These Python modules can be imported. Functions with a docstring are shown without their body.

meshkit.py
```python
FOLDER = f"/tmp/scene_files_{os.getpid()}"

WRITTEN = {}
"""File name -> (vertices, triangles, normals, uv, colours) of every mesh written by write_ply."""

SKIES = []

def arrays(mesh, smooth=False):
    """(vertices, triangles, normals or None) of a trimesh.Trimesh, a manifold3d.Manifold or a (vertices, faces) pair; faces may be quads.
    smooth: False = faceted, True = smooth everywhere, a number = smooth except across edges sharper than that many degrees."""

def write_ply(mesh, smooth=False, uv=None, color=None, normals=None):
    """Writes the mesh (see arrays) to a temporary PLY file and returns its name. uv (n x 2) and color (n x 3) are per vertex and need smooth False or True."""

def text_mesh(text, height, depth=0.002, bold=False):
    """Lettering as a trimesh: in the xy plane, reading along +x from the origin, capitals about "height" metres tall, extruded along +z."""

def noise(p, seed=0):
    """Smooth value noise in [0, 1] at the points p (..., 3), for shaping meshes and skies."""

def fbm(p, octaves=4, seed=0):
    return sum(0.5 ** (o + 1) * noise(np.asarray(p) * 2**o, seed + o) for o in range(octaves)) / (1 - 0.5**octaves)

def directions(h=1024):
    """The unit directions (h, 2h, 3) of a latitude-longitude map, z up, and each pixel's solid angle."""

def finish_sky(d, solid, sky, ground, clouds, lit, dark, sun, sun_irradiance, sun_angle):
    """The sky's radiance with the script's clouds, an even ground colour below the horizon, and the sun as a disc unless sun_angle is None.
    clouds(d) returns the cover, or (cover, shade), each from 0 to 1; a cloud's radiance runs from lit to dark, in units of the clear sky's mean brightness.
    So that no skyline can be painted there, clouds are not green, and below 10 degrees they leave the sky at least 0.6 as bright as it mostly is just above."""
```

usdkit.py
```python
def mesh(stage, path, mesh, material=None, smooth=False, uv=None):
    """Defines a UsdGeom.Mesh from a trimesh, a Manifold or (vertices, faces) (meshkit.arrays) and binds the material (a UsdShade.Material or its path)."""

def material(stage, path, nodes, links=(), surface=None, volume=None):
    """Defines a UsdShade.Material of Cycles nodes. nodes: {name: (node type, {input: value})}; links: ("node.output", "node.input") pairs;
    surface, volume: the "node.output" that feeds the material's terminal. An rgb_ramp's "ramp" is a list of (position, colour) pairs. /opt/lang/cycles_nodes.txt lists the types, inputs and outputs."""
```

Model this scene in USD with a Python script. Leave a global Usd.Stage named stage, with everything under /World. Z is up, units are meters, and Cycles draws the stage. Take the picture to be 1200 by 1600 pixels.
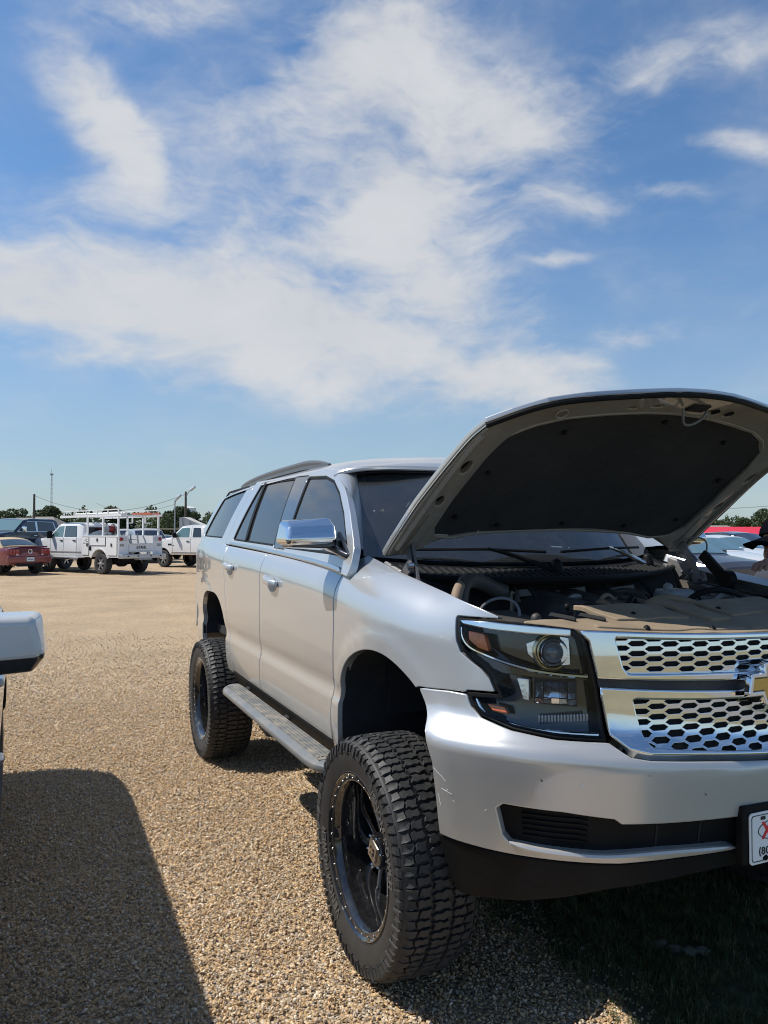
import math, random
import numpy as np, trimesh, shapely, manifold3d as m3, usdkit, meshkit
from shapely.geometry import Polygon, LineString, Point, box
from shapely import affinity
from pxr import Usd, UsdGeom, UsdLux, UsdShade, Sdf, Gf, Vt

stage = Usd.Stage.CreateInMemory()
UsdGeom.SetStageUpAxis(stage, 'Z')
UsdGeom.Xform.Define(stage, '/World')
UsdGeom.Scope.Define(stage, '/World/Looks')
PI = math.pi

# ------------------------------------------------------------------ camera, sky, sun, exposure
EYE, PITCH = 1.603, math.degrees(math.atan(32.5 / 1200))
cam = UsdGeom.Camera.Define(stage, '/World/camera')
cam.AddTranslateOp().Set((0, 0, EYE)); cam.AddRotateXOp().Set(90 + PITCH)
cam.CreateHorizontalApertureAttr(36.0); cam.CreateVerticalApertureAttr(48.0); cam.CreateFocalLengthAttr(36.0)
cam.CreateClippingRangeAttr((0.05, 5000)); cam.CreateExposureAttr(0.36)
SUN = np.array([-.728, .032, 1.0]); SUN /= np.linalg.norm(SUN)          # towards the sun
ELEV, AZ = math.asin(SUN[2]), math.atan2(SUN[0], SUN[1])
SKY_STRENGTH = .086
sun = UsdLux.DistantLight.Define(stage, '/World/sun')
sun.CreateIntensityAttr(1.25); sun.CreateAngleAttr(.53); sun.CreateNormalizeAttr(True); sun.CreateColorAttr((1.0, .95, .87))
_z = SUN; _x = np.cross([0, 0, 1], _z); _x /= np.linalg.norm(_x); _y = np.cross(_z, _x)
sun.AddTransformOp().Set(Gf.Matrix4d(*_x, 0, *_y, 0, *_z, 0, 0, 0, 0, 1))

def look_dir(px, py):      # direction of a place in the sky
    d = np.array([(px - 600) / 1200, 1, -(py - 800) / 1200]); t = math.radians(PITCH); c, s = math.cos(t), math.sin(t)
    w = np.array([d[0], d[1] * c - d[2] * s, d[1] * s + d[2] * c]); return w / np.linalg.norm(w)

def sky_material():
    N, L = {}, []
    N['tc'] = ('texture_coordinate', {})
    N['sky'] = ('sky_texture', dict(sky_type='single_scattering', sun_disc=False, sun_elevation=ELEV, sun_rotation=AZ, air_density=1.0, aerosol_density=.45, ozone_density=1.6))
    N['n0'] = ('noise_texture', dict(scale=3.2, detail=5.0, roughness=.55))
    N['wsub'] = ('vector_math', dict(math_type='subtract', vector2=(.5, .5, .5)))
    N['wmul'] = ('vector_math', dict(math_type='scale', scale=.11))
    N['wadd'] = ('vector_math', dict(math_type='add'))
    L += [('tc.generated', 'n0.vector'), ('n0.color', 'wsub.vector1'), ('wsub.vector', 'wmul.vector1'), ('tc.generated', 'wadd.vector1'), ('wmul.vector', 'wadd.vector2')]
    blobs = [  # where, half length, half width, tilt in degrees (clockwise), thickness
        (420, 500, 640, 165, 8, 1.4), (90, 465, 400, 130, 12, 1.3), (760, 590, 320, 95, 16, 1.15), (640, 320, 380, 270, -68, 1.15), (580, 130, 300, 210, -60, 1.1), (480, 400, 300, 120, 25, .8), (700, 470, 300, 150, 40, 1.1),
        (620, 30, 200, 110, -30, .8), (800, 200, 320, 135, -14, 1.0), (990, 105, 340, 85, -16, .8), (1130, 75, 150, 60, -12, .6), (165, 185, 220, 90, 55, 1.05), (215, 260, 130, 85, 70, .9),
        (250, 15, 260, 60, -6, .7), (1020, 280, 120, 26, 10, .8), (1140, 215, 150, 36, 2, .75), (985, 525, 170, 34, -3, .75), (855, 402, 90, 20, -14, .75), (880, 300, 200, 60, 5, .7),
        (220, 330, 460, 130, 0, .5), (380, 230, 330, 160, 20, .5), (60, 560, 170, 30, 6, .55), (900, 580, 150, 60, 20, .7)]
    last = None
    for k, (px, py, a, b, tilt, wt) in enumerate(blobs):
        c = look_dir(px, py); t = math.radians(tilt)
        e = look_dir(px + 10 * math.cos(t), py + 10 * math.sin(t)) - c; e -= c * (e @ c); e /= np.linalg.norm(e)
        n = np.cross(c, e); M = np.stack([e, n, c], 1)
        sc = 1 / math.sqrt(1 + ((px - 600) / 1200) ** 2 + ((py - 800) / 1200) ** 2)
        rot = trimesh.transformations.euler_from_matrix(np.pad(M, (0, 1)) + np.diag([0, 0, 0, 1]), 'sxyz')
        N[f'm{k}'] = ('mapping', dict(mapping_type='texture', location=tuple(c), rotation=tuple(rot), scale=(a / 1200 * sc, b / 1200 * sc, .6)))
        N[f'g{k}'] = ('gradient_texture', dict(gradient_type='spherical'))
        N[f'w{k}'] = ('math', dict(math_type='multiply', value2=wt))
        L += [('wadd.vector', f'm{k}.vector'), (f'm{k}.vector', f'g{k}.vector'), (f'g{k}.fac', f'w{k}.value1')]
        if last:
            N[f's{k}'] = ('math', dict(math_type='smoothmax', value3=.25)); L += [(last, f's{k}.value1'), (f'w{k}.value', f's{k}.value2')]; last = f's{k}.value'
        else:
            last = f'w{k}.value'
    # the rest of the sky: the same kind of thin clouds, scattered
    N['fw'] = ('vector_math', dict(math_type='dot_product', vector2=tuple(look_dir(560, 330)))); L.append(('tc.generated', 'fw.vector1'))
    N['away'] = ('map_range', dict(range_type='smoothstep', from_min=.86, from_max=.55, to_min=0, to_max=1, clamp=True)); L.append(('fw.value', 'away.value'))
    N['bm'] = ('mapping', dict(scale=(1.3, 1.3, 3.0))); N['bn'] = ('noise_texture', dict(scale=1.6, detail=4.0, roughness=.5)); L += [('tc.generated', 'bm.vector'), ('bm.vector', 'bn.vector')]
    N['br'] = ('map_range', dict(range_type='smoothstep', from_min=.54, from_max=.76, to_min=0, to_max=.4, clamp=True)); L.append(('bn.fac', 'br.value'))
    N['ba'] = ('math', dict(math_type='multiply')); L += [('br.result', 'ba.value1'), ('away.result', 'ba.value2')]
    N['all'] = ('math', dict(math_type='maximum')); L += [(last, 'all.value1'), ('ba.value', 'all.value2')]
    # wisps: fine noise stretched, eats into the thin edges
    N['dm'] = ('mapping', dict(rotation=(0, .5, .2), scale=(1.0, 1.0, 1.9))); N['dn'] = ('noise_texture', dict(scale=5.5, detail=9.0, roughness=.56, distortion=.25))
    L += [('wadd.vector', 'dm.vector'), ('dm.vector', 'dn.vector')]
    N['fm'] = ('mapping', dict(rotation=(.2, .6, .5), scale=(1.0, 1.0, 2.6))); N['fn'] = ('noise_texture', dict(scale=15.0, detail=7.0, roughness=.6, distortion=.4)); L += [('wadd.vector', 'fm.vector'), ('fm.vector', 'fn.vector')]
    N['f2'] = ('math', dict(math_type='multiply_add', value2=1.0, value3=-1.57)); L.append(('fn.fac', 'f2.value1'))
    N['ds'] = ('math', dict(math_type='multiply_add', value2=2.2)); L += [('dn.fac', 'ds.value1'), ('f2.value', 'ds.value3')]
    N['dk'] = ('map_range', dict(from_min=0, from_max=.5, to_min=0, to_max=1, clamp=True)); L.append(('all.value', 'dk.value'))
    N['dd'] = ('math', dict(math_type='multiply')); L += [('ds.value', 'dd.value1'), ('dk.result', 'dd.value2')]
    N['sum'] = ('math', dict(math_type='add')); L += [('all.value', 'sum.value1'), ('dd.value', 'sum.value2')]
    N['cov'] = ('map_range', dict(range_type='smoothstep', from_min=.04, from_max=1.12, to_min=0, to_max=.93, clamp=True)); L.append(('sum.value', 'cov.value'))
    N['cc'] = ('mix', dict(mix_type='mix', color1=CLOUD[0], color2=CLOUD[1])); L.append(('dn.fac', 'cc.fac'))
    # pale haze of the air towards the horizon
    N['sx'] = ('separate_xyz', {}); L.append(('tc.generated', 'sx.vector'))
    N['hz'] = ('map_range', dict(range_type='smoothstep', from_min=-.02, from_max=.42, to_min=.62, to_max=0, clamp=True)); L.append(('sx.z', 'hz.value'))
    N['tint'] = ('mix', dict(mix_type='multiply', fac=1.0, color2=SKYTINT)); L.append(('sky.color', 'tint.color1'))
    N['hm'] = ('mix', dict(mix_type='mix', color2=HAZECOL)); L += [('tint.color', 'hm.color1'), ('hz.result', 'hm.fac')]
    N['mx'] = ('mix', dict(mix_type='mix')); L += [('hm.color', 'mx.color1'), ('cc.color', 'mx.color2'), ('cov.result', 'mx.fac')]
    N['bg'] = ('background_shader', dict(strength=SKY_STRENGTH)); L.append(('mx.color', 'bg.color'))
    return usdkit.material(stage, '/World/Looks/sky_look', N, L, surface='bg.background')
SKYTINT = (.80, 1.07, 1.26)
HAZECOL = (3.45, 3.95, 4.45)
CLOUD = ((4.9, 5.15, 5.55), (7.0, 7.05, 7.1))
dome = UsdLux.DomeLight.Define(stage, '/World/sky')
UsdShade.MaterialBindingAPI.Apply(dome.GetPrim()).Bind(sky_material())
dome.GetPrim().SetCustomDataByKey('kind', 'structure')

# ------------------------------------------------------------------ helpers
MATS = {}
def pm(name, col, rough=.5, metal=0., coat=0., var=None, bump=None, dirt=None, **kw):
    """A principled look. var = (scale, darker factor, lighter factor); bump = (scale, strength, distance); dirt = (colour, amount, scale)."""
    if name in MATS: return MATS[name]
    N = {'p': ('principled_bsdf', dict(base_color=col, roughness=rough, metallic=metal, coat_weight=coat, **kw)), 'tc': ('texture_coordinate', {})}; L = []
    src = None
    if var:
        N['vn'] = ('noise_texture', dict(scale=var[0], detail=5.0, roughness=.6)); L.append(('tc.object', 'vn.vector'))
        N['vr'] = ('rgb_ramp', {'ramp': [(.25, tuple(min(1, c * var[1]) for c in col)), (.75, tuple(min(1, c * var[2]) for c in col))]}); L += [('vn.fac', 'vr.fac')]; src = 'vr.color'
    if dirt:
        N['dn'] = ('noise_texture', dict(scale=dirt[2], detail=7.0, roughness=.65)); L.append(('tc.object', 'dn.vector'))
        N['dr'] = ('map_range', dict(from_min=.45, from_max=.75, to_min=0, to_max=dirt[1], clamp=True)); L.append(('dn.fac', 'dr.value'))
        N['dx'] = ('mix', dict(mix_type='mix', color1=col, color2=dirt[0])); L.append(('dr.result', 'dx.fac'))
        if src: L.append((src, 'dx.color1'))
        src = 'dx.color'
        N['rr'] = ('map_range', dict(from_min=0, from_max=1, to_min=rough, to_max=min(1, rough + .35), clamp=True)); L += [('dr.result', 'rr.value'), ('rr.result', 'p.roughness')]
    if src: L.append((src, 'p.base_color'))
    if bump:
        N['bn'] = ('noise_texture', dict(scale=bump[0], detail=4.0)); L.append(('tc.object', 'bn.vector'))
        N['b'] = ('bump', dict(strength=bump[1], distance=bump[2])); L += [('bn.fac', 'b.height'), ('b.normal', 'p.normal')]
    MATS[name] = usdkit.material(stage, f'/World/Looks/{name}', N, L, surface='p.BSDF')
    return MATS[name]

def pane(name, tint, rough=.0, refl=1.5, spots=0):
    """A window pane: tinted see-through with a glossy reflection by fresnel."""
    N = {'t': ('transparent_bsdf', dict(color=tint)), 'g': ('glossy_bsdf', dict(color=(1, 1, 1), roughness=rough)), 'f': ('fresnel', dict(IOR=refl)), 'm': ('mix_closure', {})}
    L = [('f.fac', 'm.fac'), ('t.BSDF', 'm.closure1'), ('g.BSDF', 'm.closure2')]
    out = 'm.closure'
    if spots:      # dried dust spots
        N['tc'] = ('texture_coordinate', {}); N['v'] = ('noise_texture', dict(scale=150.0, detail=3.0)); N['r'] = ('map_range', dict(from_min=.64, from_max=.78, to_min=.03, to_max=spots, clamp=True))
        N['d'] = ('diffuse_bsdf', dict(color=(.45, .47, .47))); N['m2'] = ('mix_closure', {})
        L += [('tc.object', 'v.vector'), ('v.fac', 'r.value'), ('r.result', 'm2.fac'), ('m.closure', 'm2.closure1'), ('d.BSDF', 'm2.closure2')]; out = 'm2.closure'
    MATS[name] = usdkit.material(stage, f'/World/Looks/{name}', N, L, surface=out)
    return MATS[name]

USED = {}
def numbered(path):
    k = USED.get(path, 0); USED[path] = k + 1
    return path if k == 0 else f'{path}_{k:03d}'
def pth(parent, name):
    return numbered((str(parent.GetPath()) if parent else '/World') + '/' + name)
def tag(p, label=None, cat=None, group=None, kind=None):
    p = p.GetPrim() if hasattr(p, 'GetPrim') else p
    for k, v in (('label', label), ('category', cat), ('group', group), ('kind', kind)):
        if v: p.SetCustomDataByKey(k, v)
    return p
def thing(name, label=None, cat=None, loc=(0, 0, 0), rz=0, group=None, kind=None, parent=None):
    x = UsdGeom.Xform.Define(stage, pth(parent, name)); x.AddTranslateOp().Set(tuple(map(float, loc))); x.AddRotateZOp().Set(float(rz))
    return tag(x.GetPrim(), label, cat, group, kind)
def copy_of(src, loc, rz, label, group=None, name=None):
    o = thing(name or src.GetName().rstrip('0123456789').rstrip('_'), label, src.GetCustomDataByKey('category'), loc, rz, group)
    o.GetReferences().AddInternalReference(src.GetPath()); o.SetInstanceable(True)
    return o
def raw(name, v, f, n, mat, parent=None, label=None):
    m = UsdGeom.Mesh.Define(stage, pth(parent, name)); v = np.asarray(v, np.float32); f = np.asarray(f, np.int32)
    m.CreatePointsAttr(Vt.Vec3fArray.FromNumpy(v)); m.CreateFaceVertexCountsAttr(Vt.IntArray.FromNumpy(np.full(len(f), 3, np.int32)))
    m.CreateFaceVertexIndicesAttr(Vt.IntArray.FromNumpy(f.ravel())); m.CreateSubdivisionSchemeAttr('none')
    if n is not None:
        m.CreateNormalsAttr(Vt.Vec3fArray.FromNumpy(np.asarray(n, np.float32))); m.SetNormalsInterpolation('vertex')
    UsdShade.MaterialBindingAPI.Apply(m.GetPrim()).Bind(mat)
    return tag(m.GetPrim(), label)

class MB:
    """Collects shapes that become one mesh."""
    def __init__(s): s.v, s.f, s.n = [], [], 0
    def add(s, m, M=None):
        if hasattr(m, 'to_mesh'): q = m.to_mesh(); v, f = np.array(q.vert_properties[:, :3], float), np.array(q.tri_verts)
        elif isinstance(m, tuple): v, f = np.asarray(m[0], float), np.asarray(m[1])
        else: v, f = np.array(m.vertices), np.array(m.faces)
        if f.shape[1] == 4: f = np.vstack([f[:, [0, 1, 2]], f[:, [0, 2, 3]]])
        if M is not None: v = v @ np.asarray(M)[:3, :3].T + np.asarray(M)[:3, 3]
        s.v.append(v); s.f.append(f + s.n); s.n += len(v); return s
    def box(s, c, size, M=None, bev=0):
        c = np.asarray(c, float)
        if bev: return s.add(rbox(size, bev).translate(tuple(c)), M)
        m = trimesh.creation.box(size); m.apply_translation(c); return s.add(m, M)
    def bar(s, a, b, r, n=8, r2=None):
        return s.add(tube([a, b], [r, r if r2 is None else r2], n))
    def beam(s, a, b, w, h, up=(0, 0, 1)):
        a, b = np.asarray(a, float), np.asarray(b, float); d = b - a; L = np.linalg.norm(d); d /= L
        x = np.cross(d, up); x /= np.linalg.norm(x); y = np.cross(x, d); M = np.eye(4); M[:3, 0], M[:3, 1], M[:3, 2], M[:3, 3] = x, d, y, (a + b) / 2
        return s.add(trimesh.creation.box([w, L, h]), M)
    def map(s, fn): s.v = [fn(v) for v in s.v]; return s
    def mesh(s): return np.vstack(s.v), np.vstack(s.f)
    def build(s, name, mat, parent=None, smooth=35, label=None):
        m = usdkit.mesh(stage, pth(parent, name), s.mesh(), mat, smooth=smooth)
        return tag(m.GetPrim(), label)

def rbox(size, r, seg=10):
    a = np.array(size) / 2 - r; sp = m3.Manifold.sphere(r, seg)
    return m3.Manifold.batch_hull([sp.translate((x * a[0], y * a[1], z * a[2])) for x in (-1, 1) for y in (-1, 1) for z in (-1, 1)])
def hull_of(pts, r, seg=10):
    rs = np.broadcast_to(r, len(pts))
    return m3.Manifold.batch_hull([m3.Manifold.sphere(float(q), seg).translate(tuple(map(float, p))) for p, q in zip(pts, rs)])
def tube(pts, r, n=8, cap=True):
    p = np.asarray(pts, float); r = np.broadcast_to(r, len(p)); t = np.gradient(p, axis=0); t /= np.linalg.norm(t, axis=1, keepdims=True)
    u = np.cross(t[0], [0, 0, 1.] if abs(t[0][2]) < .9 else [1., 0, 0]); V = []
    for k in range(len(p)):
        u = u - t[k] * (u @ t[k]); u /= np.linalg.norm(u); w = np.cross(t[k], u); a = np.arange(n) * 2 * PI / n
        V.append(p[k] + r[k] * (np.cos(a)[:, None] * u + np.sin(a)[:, None] * w))
    V = np.vstack(V); F = []
    for k in range(len(p) - 1):
        for i in range(n):
            j = (i + 1) % n; F += [(k * n + i, k * n + j, k * n + n + j), (k * n + i, k * n + n + j, k * n + n + i)]
    if cap:
        V = np.vstack([V, p[0], p[-1]]); a, b = len(V) - 2, len(V) - 1; e = (len(p) - 1) * n
        for i in range(n): j = (i + 1) % n; F += [(a, j, i), (b, e + i, e + j)]
    return V, np.array(F)
def spline(pts, n=24):
    from scipy.interpolate import CubicSpline
    p = np.asarray(pts, float); t = np.r_[0, np.cumsum(np.linalg.norm(np.diff(p, axis=0), axis=1))]
    return CubicSpline(t, p)(np.linspace(0, t[-1], n))
def lathe(prof, n=64, axis='y'):
    """prof: (radius, along). Turned about the y axis."""
    p = np.asarray(prof, float); a = np.arange(n) * 2 * PI / n
    V = np.stack([p[:, None, 0] * np.cos(a), np.broadcast_to(p[:, None, 1], (len(p), n)), p[:, None, 0] * np.sin(a)], -1).reshape(-1, 3); F = []
    for k in range(len(p) - 1):
        for i in range(n):
            j = (i + 1) % n; F += [(k * n + i, k * n + n + i, k * n + n + j), (k * n + i, k * n + n + j, k * n + j)]
    return V, np.array(F)
def prism(poly, h, M=None):
    return trimesh.creation.extrude_polygon(poly, h, engine='earcut')
def xz_prism(poly, y0, y1):      # polygon in (x, z) pushed along y
    m = trimesh.creation.extrude_polygon(poly, y1 - y0, engine='earcut'); v = np.array(m.vertices)
    return np.stack([v[:, 0], y0 + v[:, 2], v[:, 1]], 1), np.array(m.faces)[:, ::-1]

def frame_of(f, u, v, e=1e-3):
    p = f(u, v); du = (f(u + e, v) - f(u - e, v)) / (2 * e); dv = (f(u, v + e) - f(u, v - e)) / (2 * e)
    n = np.cross(dv, du); n /= np.maximum(np.linalg.norm(n, axis=-1, keepdims=True), 1e-12)
    return p, n, du, dv
def skin(poly, f, cell=.04, flange=.02, rnd=.004, off=0., flip=False):
    """A panel: the polygon in the (u, v) of the surface f, a rounded edge and a return flange. Gives vertices, triangles, normals."""
    V, F, NN, n0 = [], [], [], 0
    sg = -1. if flip else 1.
    for pg in getattr(poly, 'geoms', [poly]):
        if pg.is_empty or pg.geom_type != 'Polygon': continue
        if rnd: pg = pg.buffer(-rnd, join_style='mitre')
        for pg in getattr(pg, 'geoms', [pg]):
            if pg.is_empty: continue
            pg = shapely.geometry.polygon.orient(pg.segmentize(cell * .7))
            x0, y0, x1, y1 = pg.bounds
            gx = np.arange(math.floor(x0 / cell), math.ceil(x1 / cell)) * cell + 1.7e-5; gy = np.arange(math.floor(y0 / cell), math.ceil(y1 / cell)) * cell + 1.3e-5
            X, Y = np.meshgrid(gx, gy); X, Y = X.ravel(), Y.ravel()
            B = shapely.box(X, Y, X + cell, Y + cell); shapely.prepare(pg)
            ins = shapely.contains_properly(pg, B); hit = shapely.intersects(pg, B) & ~ins
            key, uv, tri = {}, [], []
            def vid(a, b):
                k = (round(a, 6), round(b, 6))
                if k not in key: key[k] = len(uv); uv.append((a, b))
                return key[k]
            for a, b in zip(X[ins], Y[ins]):
                i, j, k, l = vid(a, b), vid(a + cell, b), vid(a + cell, b + cell), vid(a, b + cell); tri += [(i, j, k), (i, k, l)]
            for g in shapely.intersection(pg, B[hit]):
                for q in getattr(g, 'geoms', [g]):
                    if q.geom_type != 'Polygon' or q.area < 1e-9: continue
                    try: pv, pf = trimesh.creation.triangulate_polygon(q, engine='earcut')
                    except Exception: continue
                    ids = [vid(*p) for p in pv]
                    for a, b, c in pf:
                        t = (ids[a], ids[b], ids[c])
                        if len(set(t)) < 3: continue
                        A = np.array([uv[i] for i in t]); ar = (A[1, 0] - A[0, 0]) * (A[2, 1] - A[0, 1]) - (A[2, 0] - A[0, 0]) * (A[1, 1] - A[0, 1])
                        tri.append(t if ar > 0 else t[::-1])
            if not uv: continue
            uv = np.array(uv); p, n, du, dv = frame_of(f, uv[:, 0], uv[:, 1]); n = n * sg
            tr = np.array(tri)[:, ::-1] if not flip else np.array(tri)
            V.append(p + n * off); NN.append(n); F.append(tr + n0); n0 += len(p)
            if not flange and not rnd: continue
            for ring in [pg.exterior, *pg.interiors]:
                c = np.array(ring.coords)[:-1]
                p, n, du, dv = frame_of(f, c[:, 0], c[:, 1]); n = n * sg; p = p + n * off
                d = np.roll(c, -1, 0) - np.roll(c, 1, 0); o = np.stack([d[:, 1], -d[:, 0]], 1)
                l3 = du * o[:, :1] + dv * o[:, 1:]; t3 = np.roll(p, -1, 0) - np.roll(p, 1, 0)
                lat = np.cross(t3, n); lat *= np.sign((lat * l3).sum(1, keepdims=True)); lat /= np.maximum(np.linalg.norm(lat, axis=1, keepdims=True), 1e-12)
                rows = [(p, n)]
                if rnd:
                    for a in (30, 60, 90):
                        a = math.radians(a); rows.append((p + lat * rnd * math.sin(a) - n * rnd * (1 - math.cos(a)), n * math.cos(a) + lat * math.sin(a)))
                else: rows = [(p, lat)]
                if flange: rows += [(rows[-1][0] - n * flange, lat)]
                k = len(c); cc = 0; base = n0
                for a, b in rows: V.append(a); NN.append(b)
                for r in range(len(rows) - 1):
                    i = np.arange(k); j = (i + 1) % k; a, b, cc_, dd = base + r * k + i, base + r * k + j, base + (r + 1) * k + j, base + (r + 1) * k + i
                    q = np.vstack([np.stack([a, b, cc_], 1), np.stack([a, cc_, dd], 1)])
                    F.append(q)
                n0 += k * len(rows)
    V, F, NN = np.vstack(V), np.vstack(F), np.vstack(NN)
    fn = np.cross(V[F[:, 1]] - V[F[:, 0]], V[F[:, 2]] - V[F[:, 0]]); bad = (fn * NN[F].sum(1)).sum(1) < 0
    F[bad] = F[bad][:, ::-1]
    return V, F, NN
MIR = np.array([1, -1, 1.])
def mirror(vfn):
    v, f, n = vfn; return v * MIR, f[:, ::-1], n * MIR
def join(*parts):
    V, F, N, k = [], [], [], 0
    for v, f, n in parts: V.append(v); F.append(f + k); N.append(n); k += len(v)
    return np.vstack(V), np.vstack(F), np.vstack(N)
def panel(name, poly, f, mat, parent, label=None, **kw):
    return raw(name, *skin(poly, f, **kw), mat, parent, label)
def clean(pts, r=.012):
    p = Polygon(pts)
    if not p.is_valid: p = p.buffer(0)
    return p.buffer(-r, join_style='round').buffer(2 * r).buffer(-r) if r else p
# ---- body surfaces of the big car, in its own frame (x forward from the front axle, y to its left, z up)
from scipy.interpolate import PchipInterpolator, CubicSpline
_pl = np.array([(.905,0),(.90,.2),(.875,.4),(.825,.57),(.745,.72),(.64,.835),(.50,.925),(.30,.985),(.05,1.008),(-.3,1.012),(-1.0,1.012),(-2.0,1.010),(-2.8,1.0),(-3.4,.975),(-3.8,.94),(-4.05,.89),(-4.15,.80),(-4.18,.60),(-4.19,.3),(-4.19,0)],float)
_t0 = np.r_[0, np.cumsum(np.hypot(*np.diff(_pl,axis=0).T))]
_cs = CubicSpline(_t0, _pl)
_tt = np.linspace(0,_t0[-1],4000); _pp=_cs(_tt)
_sa = np.r_[0,np.cumsum(np.hypot(*np.diff(_pp,axis=0).T))]
def plan(s):
    t=np.interp(s,_sa,_tt); p=_cs(t); d=_cs(t,1); d/=np.linalg.norm(d,axis=-1,keepdims=True)
    return p, np.stack([d[...,1],-d[...,0]],-1)      # point and outward normal in (x,|y|)
_xs = _pp[:,0]
_mono = slice(0, int(np.argmin(_pp[:,0]>-4.0)))
def s_of_x(x): return np.interp(-np.asarray(x,float), -_xs[_mono], _sa[_mono])
def sstep(a,b,x):
    t=np.clip((x-a)/(b-a),0,1); return t*t*(3-2*t)
_side = PchipInterpolator([.40,.60,.70,.78,.84,.885,.915,.945,.985,1.06,1.15,1.30,1.5],[.17,.065,.03,.016,.013,.013,.021,.022,.013,.006,.002,0,0])
_V0 = PchipInterpolator([-.6,.6,.95,1.25,1.7,2.2,3.0,4.2,5.2,6.2],[1.36,1.31,1.265,1.24,1.27,1.32,1.355,1.39,1.42,1.42])
RA, RB = .22, .20
_fr = PchipInterpolator([-.60,-.34,-.26,-.18,-.10,-.03,0,.02,.06,.10,.20,.35,.55],[.06,-.025,-.04,-.055,-.07,-.082,-.085,-.079,-.036,-.012,0,.012,.045])
def P(s,v):
    s=np.asarray(s,float);v=np.asarray(v,float); sg=np.where(s<0,-1.,1.); s=np.abs(s)
    p,n=plan(s)
    w=1-sstep(1.05,1.6,s)
    zc=np.interp(s,[0,.5,.9,1.4],[.872,.915,.94,.946])
    v0=_V0(s)
    z=v.copy(); 
    d=_side(np.clip(v,.4,1.5))*(1-w)+_fr(np.clip(v-zc,-.6,.55))*w
    for c0,z0,a0,b0 in ((1.548,.80,.415,.360),(4.873,.80,.465,.372)):      # raised lips round the wheel openings
        ro=np.sqrt(((s-c0)/a0)**2+((np.maximum(v,z0)-z0)/b0)**2); d=d-.008*sstep(1.30,1.13,ro)*sstep(.55,.70,v)*(1-.6*w)
    ph=np.clip((v-v0)/RB,0,1.25); up=v>v0
    ex=np.maximum(v-v0-1.25*RB,0)
    ws=sstep(.9,1.3,s)
    dz=np.where(up, v0+RB*np.sin(ph)+ex*np.cos(1.25), v); di=np.where(up, RA*(1-np.cos(ph))+ex*np.sin(1.25), 0)
    z=z*(1-ws)+dz*ws; d=d+di*ws
    q=p-n*d[...,None]
    return np.stack([q[...,0],-q[...,1]*sg,z],-1)
_yb = PchipInterpolator([-4.3,-3.8,-3.2,-2.0,-1.0,-.2],[.87,.905,.935,.955,.962,.955])
def G(x,z):
    x=np.asarray(x,float);z=np.asarray(z,float); t=np.maximum(z-1.50,-.1)
    y=_yb(np.clip(x,-4.3,-.2))-.34*t-.24*t*np.abs(t)
    return np.stack([x,-y,z],-1)
_zr = PchipInterpolator([-4.1,-3.7,-3.2,-2.4,-1.6,-1.2,-1.0,-.85,-.76,-.6],[1.955,1.985,2.01,2.03,2.035,2.025,2.005,1.968,1.928,1.84])
def R(x,q):      # roof: q 0 at the cant rail, 1 on the centre line
    x=np.asarray(x,float);q=np.asarray(q,float)
    zt=_zr(x); zg=zt-.10
    p0=G(x,zg); p1=G(x,zg+.075)
    c=(1-q)[...,None]
    Q=q[...,None]
    p2=np.stack([x,-.42+0*x,zt],-1); p3=np.stack([x,0*x,zt+.008],-1)
    return c**3*p0+3*c*c*Q*p1+3*c*Q*Q*p2+Q**3*p3
HX,HZ,HA=-.29,1.505,np.radians(31.5)
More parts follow.
